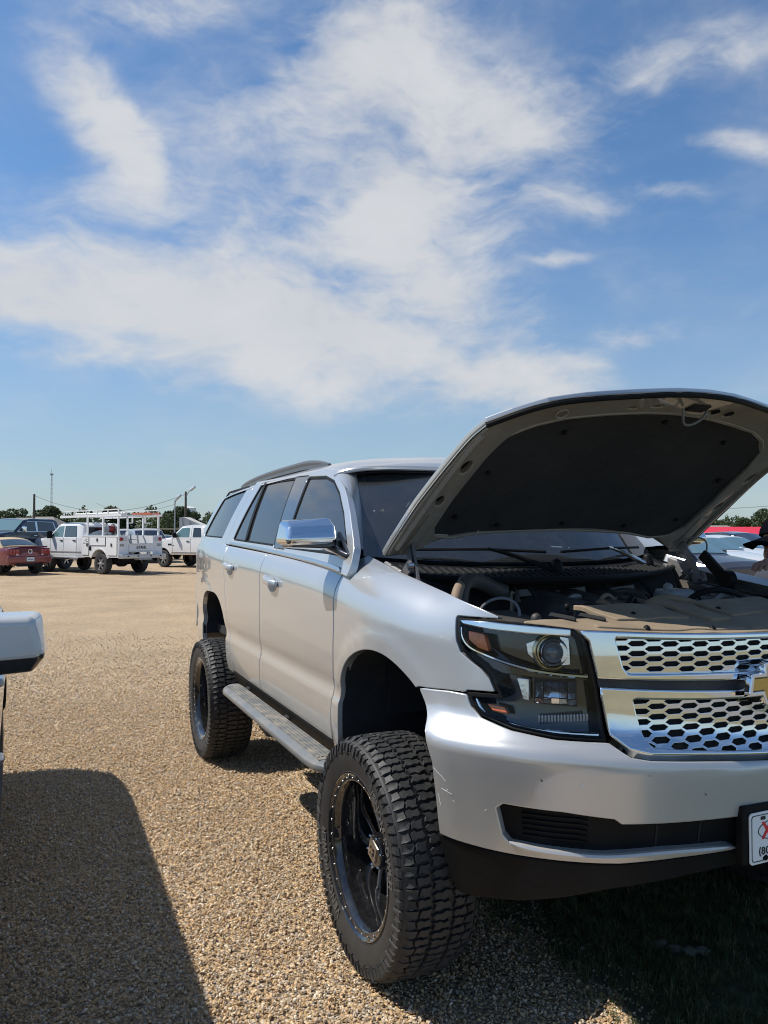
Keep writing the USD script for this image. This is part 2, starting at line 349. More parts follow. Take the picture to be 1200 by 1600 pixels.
def Hd(u,v,off=0.0):  # hood opened: u from the hinge forwards, v across (car y)
    u=np.asarray(u,float);v=np.asarray(v,float)
    h=.055*(1-(v/.82)**2)*1.0-.10*np.maximum(u-.70,0)**2/.42*1.6 + .03*np.sin(np.clip(u,0,1.2)/1.2*np.pi)+off
    ca,sa=np.cos(HA),np.sin(HA)
    return np.stack([HX+u*ca-h*sa, v, HZ+u*sa+h*ca],-1)
def WS(a,b):      # windscreen: a across -1..1, b 0 at the cowl, 1 at the header
    a=np.asarray(a,float);b=np.asarray(b,float)
    x0=-.22-.30*a*a; x1=-.765-.185*a*a
    z0=1.47+.03*np.abs(a)**3; z1=1.912-.012*a*a
    y0=.83*a; y1=.690*a
    bow=.05*b*(1-b)*4*.5
    return np.stack([x0+(x1-x0)*b+bow*.6, y0+(y1-y0)*b, z0+(z1-z0)*b+bow*.7],-1)
# ------------------------------------------------------------------ looks
def paint(name, col, metal=.55, rough=.34, dust=None, coat=1.0):
    N = {'tc': ('texture_coordinate', {}), 'p': ('principled_bsdf', dict(base_color=col, metallic=metal, roughness=rough, coat_weight=coat, coat_roughness=.03)),
         'o': ('noise_texture', dict(scale=1.3, detail=2.0)), 'ob': ('bump', dict(strength=.05, distance=.01))}
    L = [('tc.object', 'o.vector'), ('o.fac', 'ob.height'), ('ob.normal', 'p.normal')]
    if dust:
        N.update({'s': ('separate_xyz', {}), 'zr': ('map_range', dict(from_min=dust[1], from_max=dust[2], to_min=1, to_max=.06, clamp=True)), 'n': ('noise_texture', dict(scale=7.0, detail=8.0, roughness=.68)),
                  'nr': ('map_range', dict(from_min=.30, from_max=.75, to_min=.25, to_max=1, clamp=True)), 'k': ('math', dict(math_type='multiply')), 'k2': ('math', dict(math_type='multiply', value2=dust[3])),
                  'd': ('principled_bsdf', dict(base_color=dust[0], roughness=.85)), 'mx': ('mix_closure', {})})
        L += [('tc.object', 's.vector'), ('s.z', 'zr.value'), ('tc.object', 'n.vector'), ('n.fac', 'nr.value'), ('zr.result', 'k.value1'), ('nr.result', 'k.value2'), ('k.value', 'k2.value1'), ('k2.value', 'mx.fac'), ('p.BSDF', 'mx.closure1'), ('d.BSDF', 'mx.closure2')]
    MATS[name] = usdkit.material(stage, f'/World/Looks/{name}', N, L, surface='mx.closure' if dust else 'p.BSDF')
    return MATS[name]
DUST = (.42, .34, .24)
silver = paint('silver_paint', (.475, .490, .500), .56, .29, (DUST, .62, 1.20, .34))
chrome = pm('chrome', (.88, .89, .90), .035, 1.0, dirt=((.55, .54, .5), .12, 30.))
satin = pm('satin_metal', (.72, .72, .72), .22, 1.0)
black_trim = pm('black_trim', (.007, .0075, .008), .5, dirt=((.035, .033, .03), .2, 9.), specular_ior_level=.12)
dark_trim = pm('dark_plastic', (.030, .031, .033), .55, dirt=((.16, .14, .11), .35, 6.))
gloss_black = pm('gloss_black', (.008, .008, .009), .06, coat=1.0, dirt=((.10, .10, .10), .12, 40.))
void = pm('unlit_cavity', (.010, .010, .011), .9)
liner = pm('wheel_liner', (.016, .016, .017), .85, var=(8., .6, 1.5))
rubber = pm('tyre_rubber', (.016, .0155, .0155), .62, var=(14., .75, 1.35), dirt=((.05, .044, .04), .4, 5.), bump=(160., .15, .002))
rubber_tread = pm('tread_rubber', (.0175, .018, .0185), .60, var=(22., .7, 1.4), dirt=((.075, .07, .062), .3, 11.), bump=(120., .25, .003))
under = pm('hood_inner_metal', (.29, .265, .23), .42, .30, coat=.4, dirt=((.20, .165, .12), .6, 7.))
felt = pm('insulation_felt', (.018, .018, .020), .95, var=(30., .75, 1.3), bump=(60., .35, .004), dirt=((.05, .045, .04), .4, 4.))
tan_dust = pm('dusty_cover', (.205, .155, .10), .78, var=(6., .75, 1.25), dirt=((.25, .20, .14), .7, 5.), bump=(40., .15, .002))
engine_blk = pm('engine_plastic', (.035, .032, .030), .6, dirt=((.12, .095, .07), .6, 8.))
hose_tan = pm('dusty_hose', (.20, .145, .10), .7, dirt=((.28, .21, .14), .5, 10.))
milky = pm('milky_plastic', (.22, .23, .225), .5)
rustmetal = pm('grey_bracket', (.17, .17, .175), .5, .5, dirt=((.2, .17, .13), .5, 12.))
gold = pm('gold_emblem', (.66, .40, .12), .28, .75, bump=(260., .25, .001))
amber = pm('amber_lens', (.80, .15, .02), .15, coat=1.0, var=(60., .6, 1.25))
reflector = pm('lamp_reflector', (.86, .87, .88), .16, .9, bump=(38., .25, .006))
lamp_glass = pm('projector_lens', (.10, .11, .12), .02, coat=1.0)
bronze = pm('cap_emblem', (.46, .40, .34), .25, .9)
white_plate = pm('plate_white', (.74, .75, .74), .35)
red_ink = pm('red_ink', (.62, .03, .035), .4)
black_ink = pm('black_ink', (.015, .015, .016), .4)
grey_rail = pm('grey_rail', (.10, .105, .115), .40, .3)
step_top = pm('step_tread', (.10, .105, .105), .55, dirt=((.36, .30, .22), .6, 14.), bump=(170., .35, .003))
lens_clear = pane('clear_lens', (.96, .97, .98), 0, 1.30)
ws_glass = pane('windscreen_glass', (.60, .72, .73), 0, 1.9, .16)
side_glass = pane('tinted_side_glass', (.20, .22, .24), 0, 2.1, .10)
privacy = pane('privacy_glass', (.08, .085, .095), 0, 2.1, .10)
seat_cloth = pm('seat_cloth', (.06, .06, .062), .9)
dash = pm('dashboard', (.045, .045, .047), .7)

# ------------------------------------------------------------------ the silver lifted four-wheel drive
CAR_AT, CAR_RZ = (.879, 3.307, 0), math.degrees(-1.146)
suv = thing('silver_suv', 'lifted silver four-wheel-drive wagon with its hood raised, on large black wheels', 'suv', CAR_AT, CAR_RZ)

HL = [(1.097,1.326),(1.085,1.258),(1.068,1.227),(1.031,1.204),(.991,1.182),(.96,1.154),(.931,1.1),(.975,1.099),(1.04,1.096),(1.021,1.061),(.984,1.037),(.887,1.013),(.765,.998),(.623,.992),(.631,1.071),(.647,1.184),(.672,1.283),(.706,1.309),(.796,1.318),(.939,1.326)]
hl = Polygon(HL)
def xs(pts): return [(float(s_of_x(x)), z) for x, z in pts]
farch = [(2.00,.60),(1.975,.74),(1.961,.80),(1.955,.87),(1.945,.93),(1.92,1.0),(1.871,1.06),(1.777,1.116),(1.664,1.150),(1.548,1.160),(1.436,1.146),(1.342,1.114),(1.27,1.076),(1.205,1.02),(1.15,.955),(1.126,.88),(1.128,.752),(1.134,.636),(1.13,.40)]
from scipy.interpolate import CubicSpline as _CS
_fa = np.array(farch[1:-1]); _ft = np.r_[0, np.cumsum(np.hypot(*np.diff(_fa, axis=0).T))]; farch = [farch[0]] + [tuple(q) for q in _CS(_ft, _fa)(np.linspace(0, _ft[-1], 60))] + [farch[-1]]
arch_hole = Polygon(farch)
GAP = .007
seam_x = [(2.040,1.60),(2.031,1.50),(2.007,1.426),(2.0,1.265),(2.004,1.181),(2.03,1.0),(2.068,.80),(2.085,.60)]
big = box(-4, .3, 8, 2.2)
# fender: from the door seam to the headlight and the seam above the bumper
fender_poly = Polygon(seam_x + [(2.0,.70),(1.975,.74),(1.255,1.0825),(1.117,1.0925),(1.04,1.0955),(.925,1.098),(.885,1.20),(.875,1.60)])
top_line = Polygon([(.8,1.0)] + [(s, float(_V0(s)) + RB * 1.30) for s in np.linspace(.8, 2.2, 25)] + [(2.2,1.0)])
fender_poly = fender_poly.difference(arch_hole).difference(hl.buffer(.006)).intersection(Polygon([(.8,.5)] + [(s, float(np.interp(s, [.8,.88,.95,1.012,1.2,1.465,1.735,2.2], [1.300,1.326,1.347,1.368,1.417,1.478,1.53,1.62]))) for s in np.linspace(.8, 2.2, 40)] + [(2.2,.5)])).buffer(-GAP / 2)
fender_poly = max(getattr(fender_poly, 'geoms', [fender_poly]), key=lambda g: g.area)
F1 = skin(fender_poly, P, cell=.03, flange=.035, rnd=.003)
raw('fender', *F1, silver, suv)
low_top = Polygon([(.8,.5)] + [(s, float(np.interp(s, [.8,.88,.95,1.012,1.2,1.465,1.735,2.2], [1.300,1.322,1.335,1.345,1.372,1.405,1.445,1.60]))) for s in np.linspace(.8, 2.2, 40)] + [(2.2,.5)])
raw('fender', *mirror(skin(fender_poly.intersection(low_top), P, cell=.03, flange=.035, rnd=.003)), silver, suv)

def sideP(x, v): return P(s_of_x(x), v)
belt = lambda x: 1.497 + .026 * np.clip((-.3 - x) / 1.1, 0, 3)
# the skin below the glass runs in (s, z); doors and quarter panel
dz = .70
b_seam = [(3.20,1.60),(3.186,1.46),(3.19,1.30),(3.20,1.14),(3.234,.83),(3.25,.60)]
r_arch_c, r_arch_w = -3.005, .465
def arch_pts(cx, w, top, bottom, n=26):
    a = np.linspace(0, PI, n); c, s = np.cos(a), np.sin(a)
    h = top - .80
    x = cx + w * np.sign(c) * np.abs(c) ** .72; z = .80 + h * np.abs(s) ** .80
    return [(cx + w, bottom)] + list(zip(x, z)) + [(cx - w, bottom)]
rarch_xz = arch_pts(r_arch_c, r_arch_w, 1.172, .40)
rarch = Polygon(xs(rarch_xz))
def below_belt(s): return float(_V0(s)) + .138
belt_clip = Polygon([(1.9,.3)] + [(s, below_belt(s)) for s in np.linspace(1.9, 6.6, 50)] + [(6.6,.3)])
fd = Polygon([(a, b) for a, b in seam_x if b > dz] + [(2.085, dz), (3.245, dz)] + b_seam[::-1][1:]).intersection(belt_clip).buffer(-GAP / 2)
r_seam = xs([(-2.66,1.62),(-2.60,1.50),(-2.55,1.36),(-2.52,1.20)])
rd = Polygon(b_seam[:-1] + [(3.245, dz)] + [(float(s_of_x(-2.36)), dz)] + [(float(s_of_x(x)), z) for x, z in ((-2.42,.86),(-2.46,1.0),(-2.50,1.12))] + r_seam[::-1]).intersection(belt_clip).difference(rarch.buffer(.03)).buffer(-GAP / 2)
qp = Polygon([(float(s_of_x(-2.36)), .68)] + [(float(s_of_x(x)), z) for x, z in ((-2.42,.86),(-2.46,1.0),(-2.50,1.12))] + r_seam[::-1] + xs([(-4.02,1.62),(-4.02,.66)])).intersection(belt_clip).difference(rarch).buffer(-GAP / 2)
rk = Polygon([(2.07,.625),(float(s_of_x(-2.40)),.625),(float(s_of_x(-2.40)),dz-.004),(2.07,dz-.004)])
DOORS = {}
for nm, pg in (('front_door', fd), ('rear_door', rd), ('quarter_panel', qp), ('rocker_panel', rk)):
    own_mat = black_trim if nm == 'rocker_panel' else silver
    pg = max(getattr(pg, 'geoms', [pg]), key=lambda g: g.area)
    S_ = skin(pg, P, cell=.035, flange=.03, rnd=.0025)
    DOORS[nm] = (raw(nm, *S_, own_mat, suv), raw(nm, *mirror(S_), own_mat, suv))

# glass house: frame in (x, z) of G with the windows cut out
top_edge = lambda x: float(_zr(x)) - .10
def bl(x): 
    q = P(s_of_x(x), float(_V0(float(s_of_x(x)))) + .138); return float(q[2])
xs_belt = np.linspace(-.30, -3.98, 40)
a_pil = [(-.327,1.470),(-.352,1.54),(-.42,1.60),(-.541,1.692),(-.66,1.768),(-.76,1.822),(-.93,1.885),(-1.06,1.925)]
house = Polygon([(-.345,1.500),(-.375,1.545),(-.55,1.675),(-.74,1.80),(-.90,1.875)] + [(x, top_edge(x)) for x in np.linspace(-1.0, -3.93, 40)] + [(-4.01,1.70),(-4.03,1.55)] + [(x, bl(x) + (.006 if x > -2.75 else -.014)) for x in xs_belt[::-1]])
fwin = clean([(-.386,1.503),(-.50,1.598),(-.619,1.692),(-.797,1.797),(-.963,1.866),(-1.131,1.900),(-1.445,1.918),(-1.40,1.78),(-1.335,1.54),(-1.33,1.522)], .015)
rwin = clean([(-1.72,1.931),(-2.36,1.945),(-2.52,1.945),(-2.62,1.555),(-2.20,1.545),(-1.545,1.530)], .012)
qwin = clean([(-2.90,1.952),(-3.70,1.945),(-3.90,1.60),(-3.90,1.575),(-3.0,1.565)], .03)
pillar_b = Polygon([(-1.452,1.924),(-1.712,1.934),(-1.535,1.522),(-1.325,1.516)])
door_top = Polygon(a_pil + [(-1.35,1.945),(-2.70,1.968),(-2.745,1.90),(-2.80,1.55)] + [(x, bl(x)) for x in np.linspace(-2.8, -.33, 12)])
frame_out = house.difference(door_top.buffer(.004))
frame_in = door_top.difference(fwin).difference(rwin).difference(pillar_b.buffer(.002)).buffer(-.001)
frame_out = frame_out.difference(qwin)
for nm, pg in (('body_frame', frame_out), ('door_frame', frame_in)):
    for g in getattr(pg, 'geoms', [pg]):
        if g.area < .002: continue
        S_ = skin(g, G, cell=.04, flange=.03, rnd=.004, flip=True); raw(nm, *S_, silver, suv); raw(nm, *mirror(S_), silver, suv)
S_ = skin(pillar_b, G, cell=.05, flange=.01, rnd=.003, flip=True, off=-.003); raw('pillar_trim', *S_, gloss_black, suv); raw('pillar_trim', *mirror(S_), gloss_black, suv)
for nm, pg, gm, lb in (('front_side_window', fwin, side_glass, None), ('rear_side_window', rwin, privacy, None), ('quarter_window', qwin, privacy, None)):
    S_ = skin(pg.buffer(.006), G, cell=.06, flange=0, rnd=0, flip=True, off=-.010); raw(nm, *S_, gm, suv); raw(nm, *mirror(S_), gm, suv)
    S_ = skin(pg.buffer(.002).difference(pg.buffer(-.011)), G, cell=.06, flange=.008, rnd=.002, flip=True, off=-.004); raw('window_seal', *S_, black_trim, suv); raw('window_seal', *mirror(S_), black_trim, suv)
S_ = skin(Polygon([(-2.395,1.945),(-2.44,1.945),(-2.26,1.548),(-2.215,1.547)]), G, cell=.05, flange=.01, rnd=.003, flip=True, off=.001); raw('window_divider', *S_, black_trim, suv); raw('window_divider', *mirror(S_), black_trim, suv)
# bright strip along the belt
S_ = skin(Polygon([(x, bl(x) + .004) for x in np.linspace(-.40, -2.66, 20)] + [(x, bl(x) + .024) for x in np.linspace(-2.66, -.43, 20)]), G, cell=.05, flange=.012, rnd=.004, flip=True, off=.006)
raw('belt_moulding', *S_, satin, suv); raw('belt_moulding', *mirror(S_), satin, suv)
# dark joint behind all the gaps
gapb = skin(Polygon([(2.002,1.35)] + [(2.045,.70),(float(s_of_x(-2.37)),.68),(float(s_of_x(-2.56)),1.2),(float(s_of_x(-2.7)),1.49)] + [(s, below_belt(s)) for s in np.linspace(5.0, 2.0, 20)]), P, cell=.12, flange=0, rnd=0, off=-.02)
raw('door_seal', *gapb, void, suv); raw('door_seal', *mirror(gapb), void, suv)

# roof, rails, windscreen, A pillars
def roof_strip(x0, x1, nx, q0, q1, nq, off=0.):
    X, Q = np.meshgrid(np.linspace(x0, x1, nx), np.linspace(q0, q1, nq), indexing='ij'); return X, Q
hdr = lambda q: -.765 - .225 * (1 - q) ** 1.7
nq, nx = 22, 44; Q = np.linspace(0, 1, nq); TT = np.linspace(0, 1, nx)
RX = np.array([[hdr(q) + (-3.95 - hdr(q)) * t for q in Q] for t in TT]); RQ = np.broadcast_to(Q, RX.shape)
p, n, _, _ = frame_of(R, RX.ravel(), RQ.ravel()); n = -n
I = np.arange(nx * nq).reshape(nx, nq); a, b, c, d = I[:-1, :-1].ravel(), I[1:, :-1].ravel(), I[1:, 1:].ravel(), I[:-1, 1:].ravel()
rf = np.vstack([np.stack([a, b, c], 1), np.stack([a, c, d], 1)])
fn = np.cross(p[rf[:, 1]] - p[rf[:, 0]], p[rf[:, 2]] - p[rf[:, 0]])
if (fn * n[rf].sum(1)).sum() < 0: rf = rf[:, ::-1]
roofm = raw('roof', *join((p, rf, n), mirror((p, rf, n))), silver, suv)
# header lip and inner lining
lip = MB(); e = R(np.array([hdr(q) for q in Q]), Q); full = np.vstack([e, (e * MIR)[::-1][1:]])
lip.add(tube(full + [0, 0, -.012], .013, 8)); lip.build('roof_edge', silver, suv)
lin = MB(); lin.add((np.vstack([p, p * MIR]) - [0, 0, .035], np.vstack([rf[:, ::-1], rf + len(p)]))); lin.build('headliner', seat_cloth, suv)
for sd in (-1, 1):
    rail = [(-1.36,.680,1.985),(-1.50,.690,2.002),(-1.66,.692,2.014),(-1.95,.690,2.017),(-2.4,.686,2.014),(-2.9,.678,2.002),(-3.25,.666,1.986),(-3.45,.656,1.975)]
    q = spline([(x, sd * y, z) for x, y, z in rail], 40)
    w = np.interp(np.linspace(0, 1, 40), [0, .06, .15, .9, 1], [.006, .015, .018, .018, .010])
    v, f = tube(q, w, 10); m = MB(); m.add((v, f))
    for k in range(39):
        if k % 1 == 0: m.add(m3.Manifold.hull_points(np.array([q[k + a] + [0, b, c] for a in (0, 1) for b in (-.012, .012) for c in (-.036, 0)])))
    rl = m.build('roof_rail', grey_rail, suv)
W_in = Polygon([(-.985,.02),(.985,.02),(.985,.975),(-.985,.975)])
wscr = raw('windscreen', *skin(Polygon([(-1.0,0),(1.0,0),(1.0,1.0),(-1.0,1.0)]), WS, cell=.08, flange=0, rnd=0, flip=True), ws_glass, suv)
frit = Polygon([(-1.0,0),(1.0,0),(1.0,1.0),(-1.0,1.0)]).difference(Polygon([(-.93,.09),(.93,.09),(.945,.955),(-.945,.955)]).buffer(.012))
raw('windscreen_border', *skin(frit, WS, cell=.08, flange=0, rnd=0, flip=True, off=-.004), gloss_black, suv)
tint = Polygon([(-.945,.80),(.945,.80),(.945,.955),(-.945,.955)])
raw('sun_strip', *skin(tint, WS, cell=.1, flange=0, rnd=0, flip=True, off=-.006), pane('sun_strip_glass', (.25, .36, .42), 0, 1.3), suv)
for sd in (-1, 1):       # A pillar between the door frame and the windscreen
    t = np.linspace(.05, 1.04, 26)
    inner = WS(np.full(26, -1.0), t) + np.array([.004, -.002, .004])
    ox = np.interp(t, [-.04,0,.35,.7,1.0,1.04], [-.29,-.325,-.53,-.74,-.985,-1.05]); oz = np.interp(t, [-.04,0,.35,.7,1.0,1.04], [1.47,1.512,1.672,1.802,1.905,1.935])
    outer = G(ox, oz)
    rows = []
    for k in np.linspace(0, 1, 7):
        mid = outer * (1 - k) + inner * k; bulge = math.sin(k * PI) * .020
        mid = mid + np.array([.8, -.45, .35]) * bulge
        rows.append(mid)
    rows.append(inner + np.array([-.02, .012, -.012]))
    V = np.stack(rows, 1).reshape(-1, 3); I = np.arange(26 * 8).reshape(26, 8); a, b, c, d = I[:-1, :-1].ravel(), I[1:, :-1].ravel(), I[1:, 1:].ravel(), I[:-1, 1:].ravel()
    F = np.vstack([np.stack([a, b, c], 1), np.stack([a, c, d], 1)])
    if sd > 0: V = V * MIR; 
    if sd < 0: F = F[:, ::-1]
    fnn = np.cross(V[F[:, 1]] - V[F[:, 0]], V[F[:, 2]] - V[F[:, 0]]).sum(0)
    if fnn[0] < 0: F = F[:, ::-1]
    MB().add((V, F)).build('windscreen_pillar', silver, suv, smooth=60)
# back of the body: tailgate with rear glass, rear bumper
def back(t, z):     # t across -1..1
    t = np.asarray(t, float); z = np.asarray(z, float)
    yy = np.where(z > 1.5, .83 - .42 * np.maximum(z - 1.52, 0), .90)
    x = -4.10 + .10 * (1 - t * t) * -1 + np.where(z > 1.45, .42 * (z - 1.45), 0)
    return np.stack([x, yy * t, z], -1)
tg = Polygon([(-1,.80),(1,.80),(1,1.95),(-1,1.95)]); rg = Polygon([(-.88,1.52),(.88,1.52),(.86,1.90),(-.86,1.90)])
raw('tailgate', *skin(tg.difference(rg), back, cell=.08, flange=.03, rnd=.005, flip=False), silver, suv); raw('rear_window', *skin(rg, back, cell=.1, flange=0, rnd=0, off=-.01), privacy, suv)
MB().add(hull_of([(-3.98, .86, .72), (-3.98, -.86, .72), (-4.17, .7, .72), (-4.17, -.7, .72), (-3.98, .86, 1.0), (-3.98, -.86, 1.0), (-4.20, .7, .95), (-4.20, -.7, .95)], .04)).build('rear_bumper', silver, suv)
for sd in (-1, 1): MB().add(hull_of([(-4.06, sd * .82, 1.15), (-4.04, sd * .80, 1.50), (-4.14, sd * .74, 1.15), (-4.10, sd * .72, 1.5)], .02)).build('tail_lamp', pm('tail_lens', (.35, .01, .012), .1, coat=1.0), suv)
# interior
m = MB()
for y in (-.42, .42):
    m.add(hull_of([(-1.30, y - .22, 1.05), (-1.30, y + .22, 1.05), (-.85, y - .22, 1.0), (-.85, y + .22, 1.0)], .08)); m.add(hull_of([(-1.35, y - .2, 1.1), (-1.35, y + .2, 1.1), (-1.50, y - .19, 1.66), (-1.50, y + .19, 1.66)], .07)); m.add(hull_of([(-1.50, y - .10, 1.78), (-1.50, y + .10, 1.78), (-1.50, y - .09, 1.86), (-1.50, y + .09, 1.86)], .045))
    m.add(hull_of([(-2.35, y - .25, 1.1), (-2.35, y + .25, 1.1), (-2.48, y - .23, 1.62), (-2.48, y + .23, 1.62)], .07)); m.add(hull_of([(-2.48, y - .10, 1.74), (-2.48, y + .10, 1.80)], .05)); m.build('seat', seat_cloth, suv); m = MB()
m = MB(); m.add(hull_of([(-.35, -.78, 1.40), (-.35, .78, 1.40), (-.75, -.78, 1.42), (-.75, .78, 1.42), (-.75, -.78, 1.15), (-.75, .78, 1.15)], .04)); m.build('dashboard', dash, suv)
m = MB(); a = np.linspace(0, 2 * PI, 30); m.add(tube(np.stack([-.93 + .07 * np.sin(a), .42 + .19 * np.cos(a), 1.40 + .18 * np.sin(a)], 1), .014, 8, False)); m.bar((-.78, .42, 1.33), (-.93, .42, 1.40), .03); m.build('steering_wheel', dash, suv)
MB().box((-2.2, 0, .86), (3.6, 1.7, .06)).box((-.32, 0, 1.10), (.04, 1.6, .52)).build('cabin_floor', void, suv)
MB().add(hull_of([(-.80, -.10, 1.83), (-.80, .10, 1.83), (-.80, -.10, 1.88), (-.80, .10, 1.88)], .015)).build('rear_view_mirror', dash, suv)

# door handles: bright bar over a shaded cup
for s0, s1, z0, z1, own in ((2.81, 3.07, 1.330, 1.352, 0), (3.82, 4.08, 1.372, 1.385, 1)):
    sm, zm = (s0 + s1) / 2, (z0 + z1) / 2
    for side in (0, 1):
        dr = DOORS[('front_door', 'rear_door')[own]][side]
        mm = MIR if side else np.ones(3)
        cup = skin(Point(sm, zm - .012).buffer(1, quad_segs=10), lambda s, v: P(sm + (s - sm) * .085, zm - .012 + (v - zm + .012) * .042), cell=.25, flange=0, rnd=0, off=.0015)
        cup = cup if not side else mirror(cup)
        raw('handle_cup', *cup, pm('handle_cup_look', (.36, .37, .38), .5, .4), dr)
        pts = [P(np.array([s]), np.array([z]))[0] for s, z in ((s0 + .02, z0 + .004), (s1 - .05, z1 + .004))]
        nrm = frame_of(P, np.array([sm]), np.array([zm]))[1][0]
        h = MB(); q = [pts[0] + nrm * .012, pts[0] * .8 + pts[1] * .2 + nrm * .030, pts[0] * .3 + pts[1] * .7 + nrm * .032, pts[1] + nrm * .014]
        h.add(m3.Manifold.batch_hull([m3.Manifold.sphere(.013, 10).translate(tuple(x * mm + [0, 0, k])) for x in q for k in (-.006, .008)])); h.build('door_handle', silver, dr)
# ---- front: bumper, trim, lamps, grille, plate
fog = clean([(.925,.772),(.905,.789),(.744,.783),(.608,.766),(.587,.750),(.342,.748),(.150,.744),(.150,.640),(.248,.657),(.454,.663),(.641,.655),(.779,.661),(.893,.668),(.912,.692)], .006)
seam = [(1.16,.637),(.941,.633),(.797,.632),(.656,.629),(.584,.628),(.412,.638),(.245,.640)]
bump_half = [(1.255,1.083),(1.196,1.018),(1.150,.955),(1.126,.88),(1.128,.752),(1.134,.637)] + seam[1:] + [(.150,.640),(.150,.744),(0,.744)]
topb = [(0,.905),(.122,.911),(.344,.930),(.511,.941),(.563,.952),(.615,.986),(.623,.986),(.765,.992),(.887,1.007),(.988,1.031),(1.027,1.057),(1.046,1.092),(1.117,1.093)]
right = Polygon(bump_half + topb)
left = affinity.scale(right, -1, 1, origin=(0, 0))
fogL = affinity.scale(fog, -1, 1, origin=(0, 0))
bump = shapely.union_all([right, left]).buffer(.0005).difference(fog).difference(fogL)
bump = max(getattr(bump, 'geoms', [bump]), key=lambda g: g.area)
bumper = raw('front_bumper', *skin(bump, P, cell=.025, flange=.03, rnd=.006), silver, suv)
def Pin(d): return lambda s, v: P(s, v) - frame_of(P, s, v)[1] * d
# recess panels behind the bumper openings
for sg in (1, -1):
    fg = affinity.scale(fog.buffer(.012), sg, 1, origin=(0, 0))
    raw('fog_recess', *skin(fg, P, cell=.03, flange=0, rnd=0, off=-.028), black_trim, bumper)
    for k in range(5):      # louvres in the lamp pocket
        z = .682 + k * .017
        lv = affinity.scale(Polygon([(.66,z),(.86,z+.004),(.86,z+.009),(.70,z+.006)]), sg, 1, origin=(0, 0)); raw('louvre', *skin(lv, P, cell=.04, flange=.012, rnd=.001, off=-.021), black_trim, bumper)
    lp = [(s, z - .006) for s, z in ((.893,.674),(.84,.665),(.779,.660),(.70,.656),(.641,.654),(.55,.658),(.454,.662),(.35,.660),(.248,.656))]
    q = P(sg * np.array([a for a, _ in lp]), np.array([b for _, b in lp]) + .006) + frame_of(P, sg * np.array([a for a, _ in lp]), np.array([b for _, b in lp]))[1] * .004
    MB().add(tube(spline(q, 40), np.interp(np.linspace(0, 1, 40), [0, .06, .9, 1], [.004, .010, .010, .005]), 8)).build('lower_lip', silver, bumper)
    for sv in (.47, .33):
        ln = affinity.scale(box(sv, .665, sv + .006, .744), sg, 1, origin=(0, 0)); raw('strip_joint', *skin(ln, P, cell=.05, flange=0, rnd=0, off=-.0255), void, bumper)
trimR = Polygon([(1.155,.633),(.941,.629),(.797,.628),(.656,.625),(.584,.624),(.412,.634),(.252,.636),(.246,.648),(.150,.648),(.150,.740),(0,.740),(0,.598),(.083,.596),(.363,.574),(.612,.541),(.743,.506),(.872,.474),(1.035,.446),(1.11,.441)])
trim = shapely.union_all([trimR, affinity.scale(trimR, -1, 1, origin=(0, 0))]).buffer(.0005)
raw('lower_trim', *skin(trim, P, cell=.03, flange=.06, rnd=.008, off=-.006), black_trim, suv)
# scratches and stone chips on the bumper corner
scr = pm('scratch_white', (.75, .75, .73), .7); chip = pm('chip_dark', (.05, .05, .05), .7)
for ln, w_, mt in (([(1.118,.862),(1.105,.850),(1.092,.842),(1.078,.828)], .0010, scr), ([(1.095,.800),(1.070,.792),(1.062,.789)], .0014, scr), ([(1.085,.795),(1.072,.802)], .0010, scr), ([(1.112,.778),(1.108,.742)], .0010, scr), ([(1.06,.770),(1.054,.766)], .0009, scr), ([(.80,.88),(.798,.876)], .0018, chip), ([(.70,.872),(.694,.874)], .0016, scr), ([(.35,.835),(.345,.83)], .0016, chip), ([(.96,.76),(.955,.764)], .0012, scr), ([(.52,.90),(.519,.90)], .0014, chip)):
    raw('paint_mark', *skin(LineString(ln).buffer(w_), P, cell=.02, flange=0, rnd=0, off=.0008), mt, bumper)
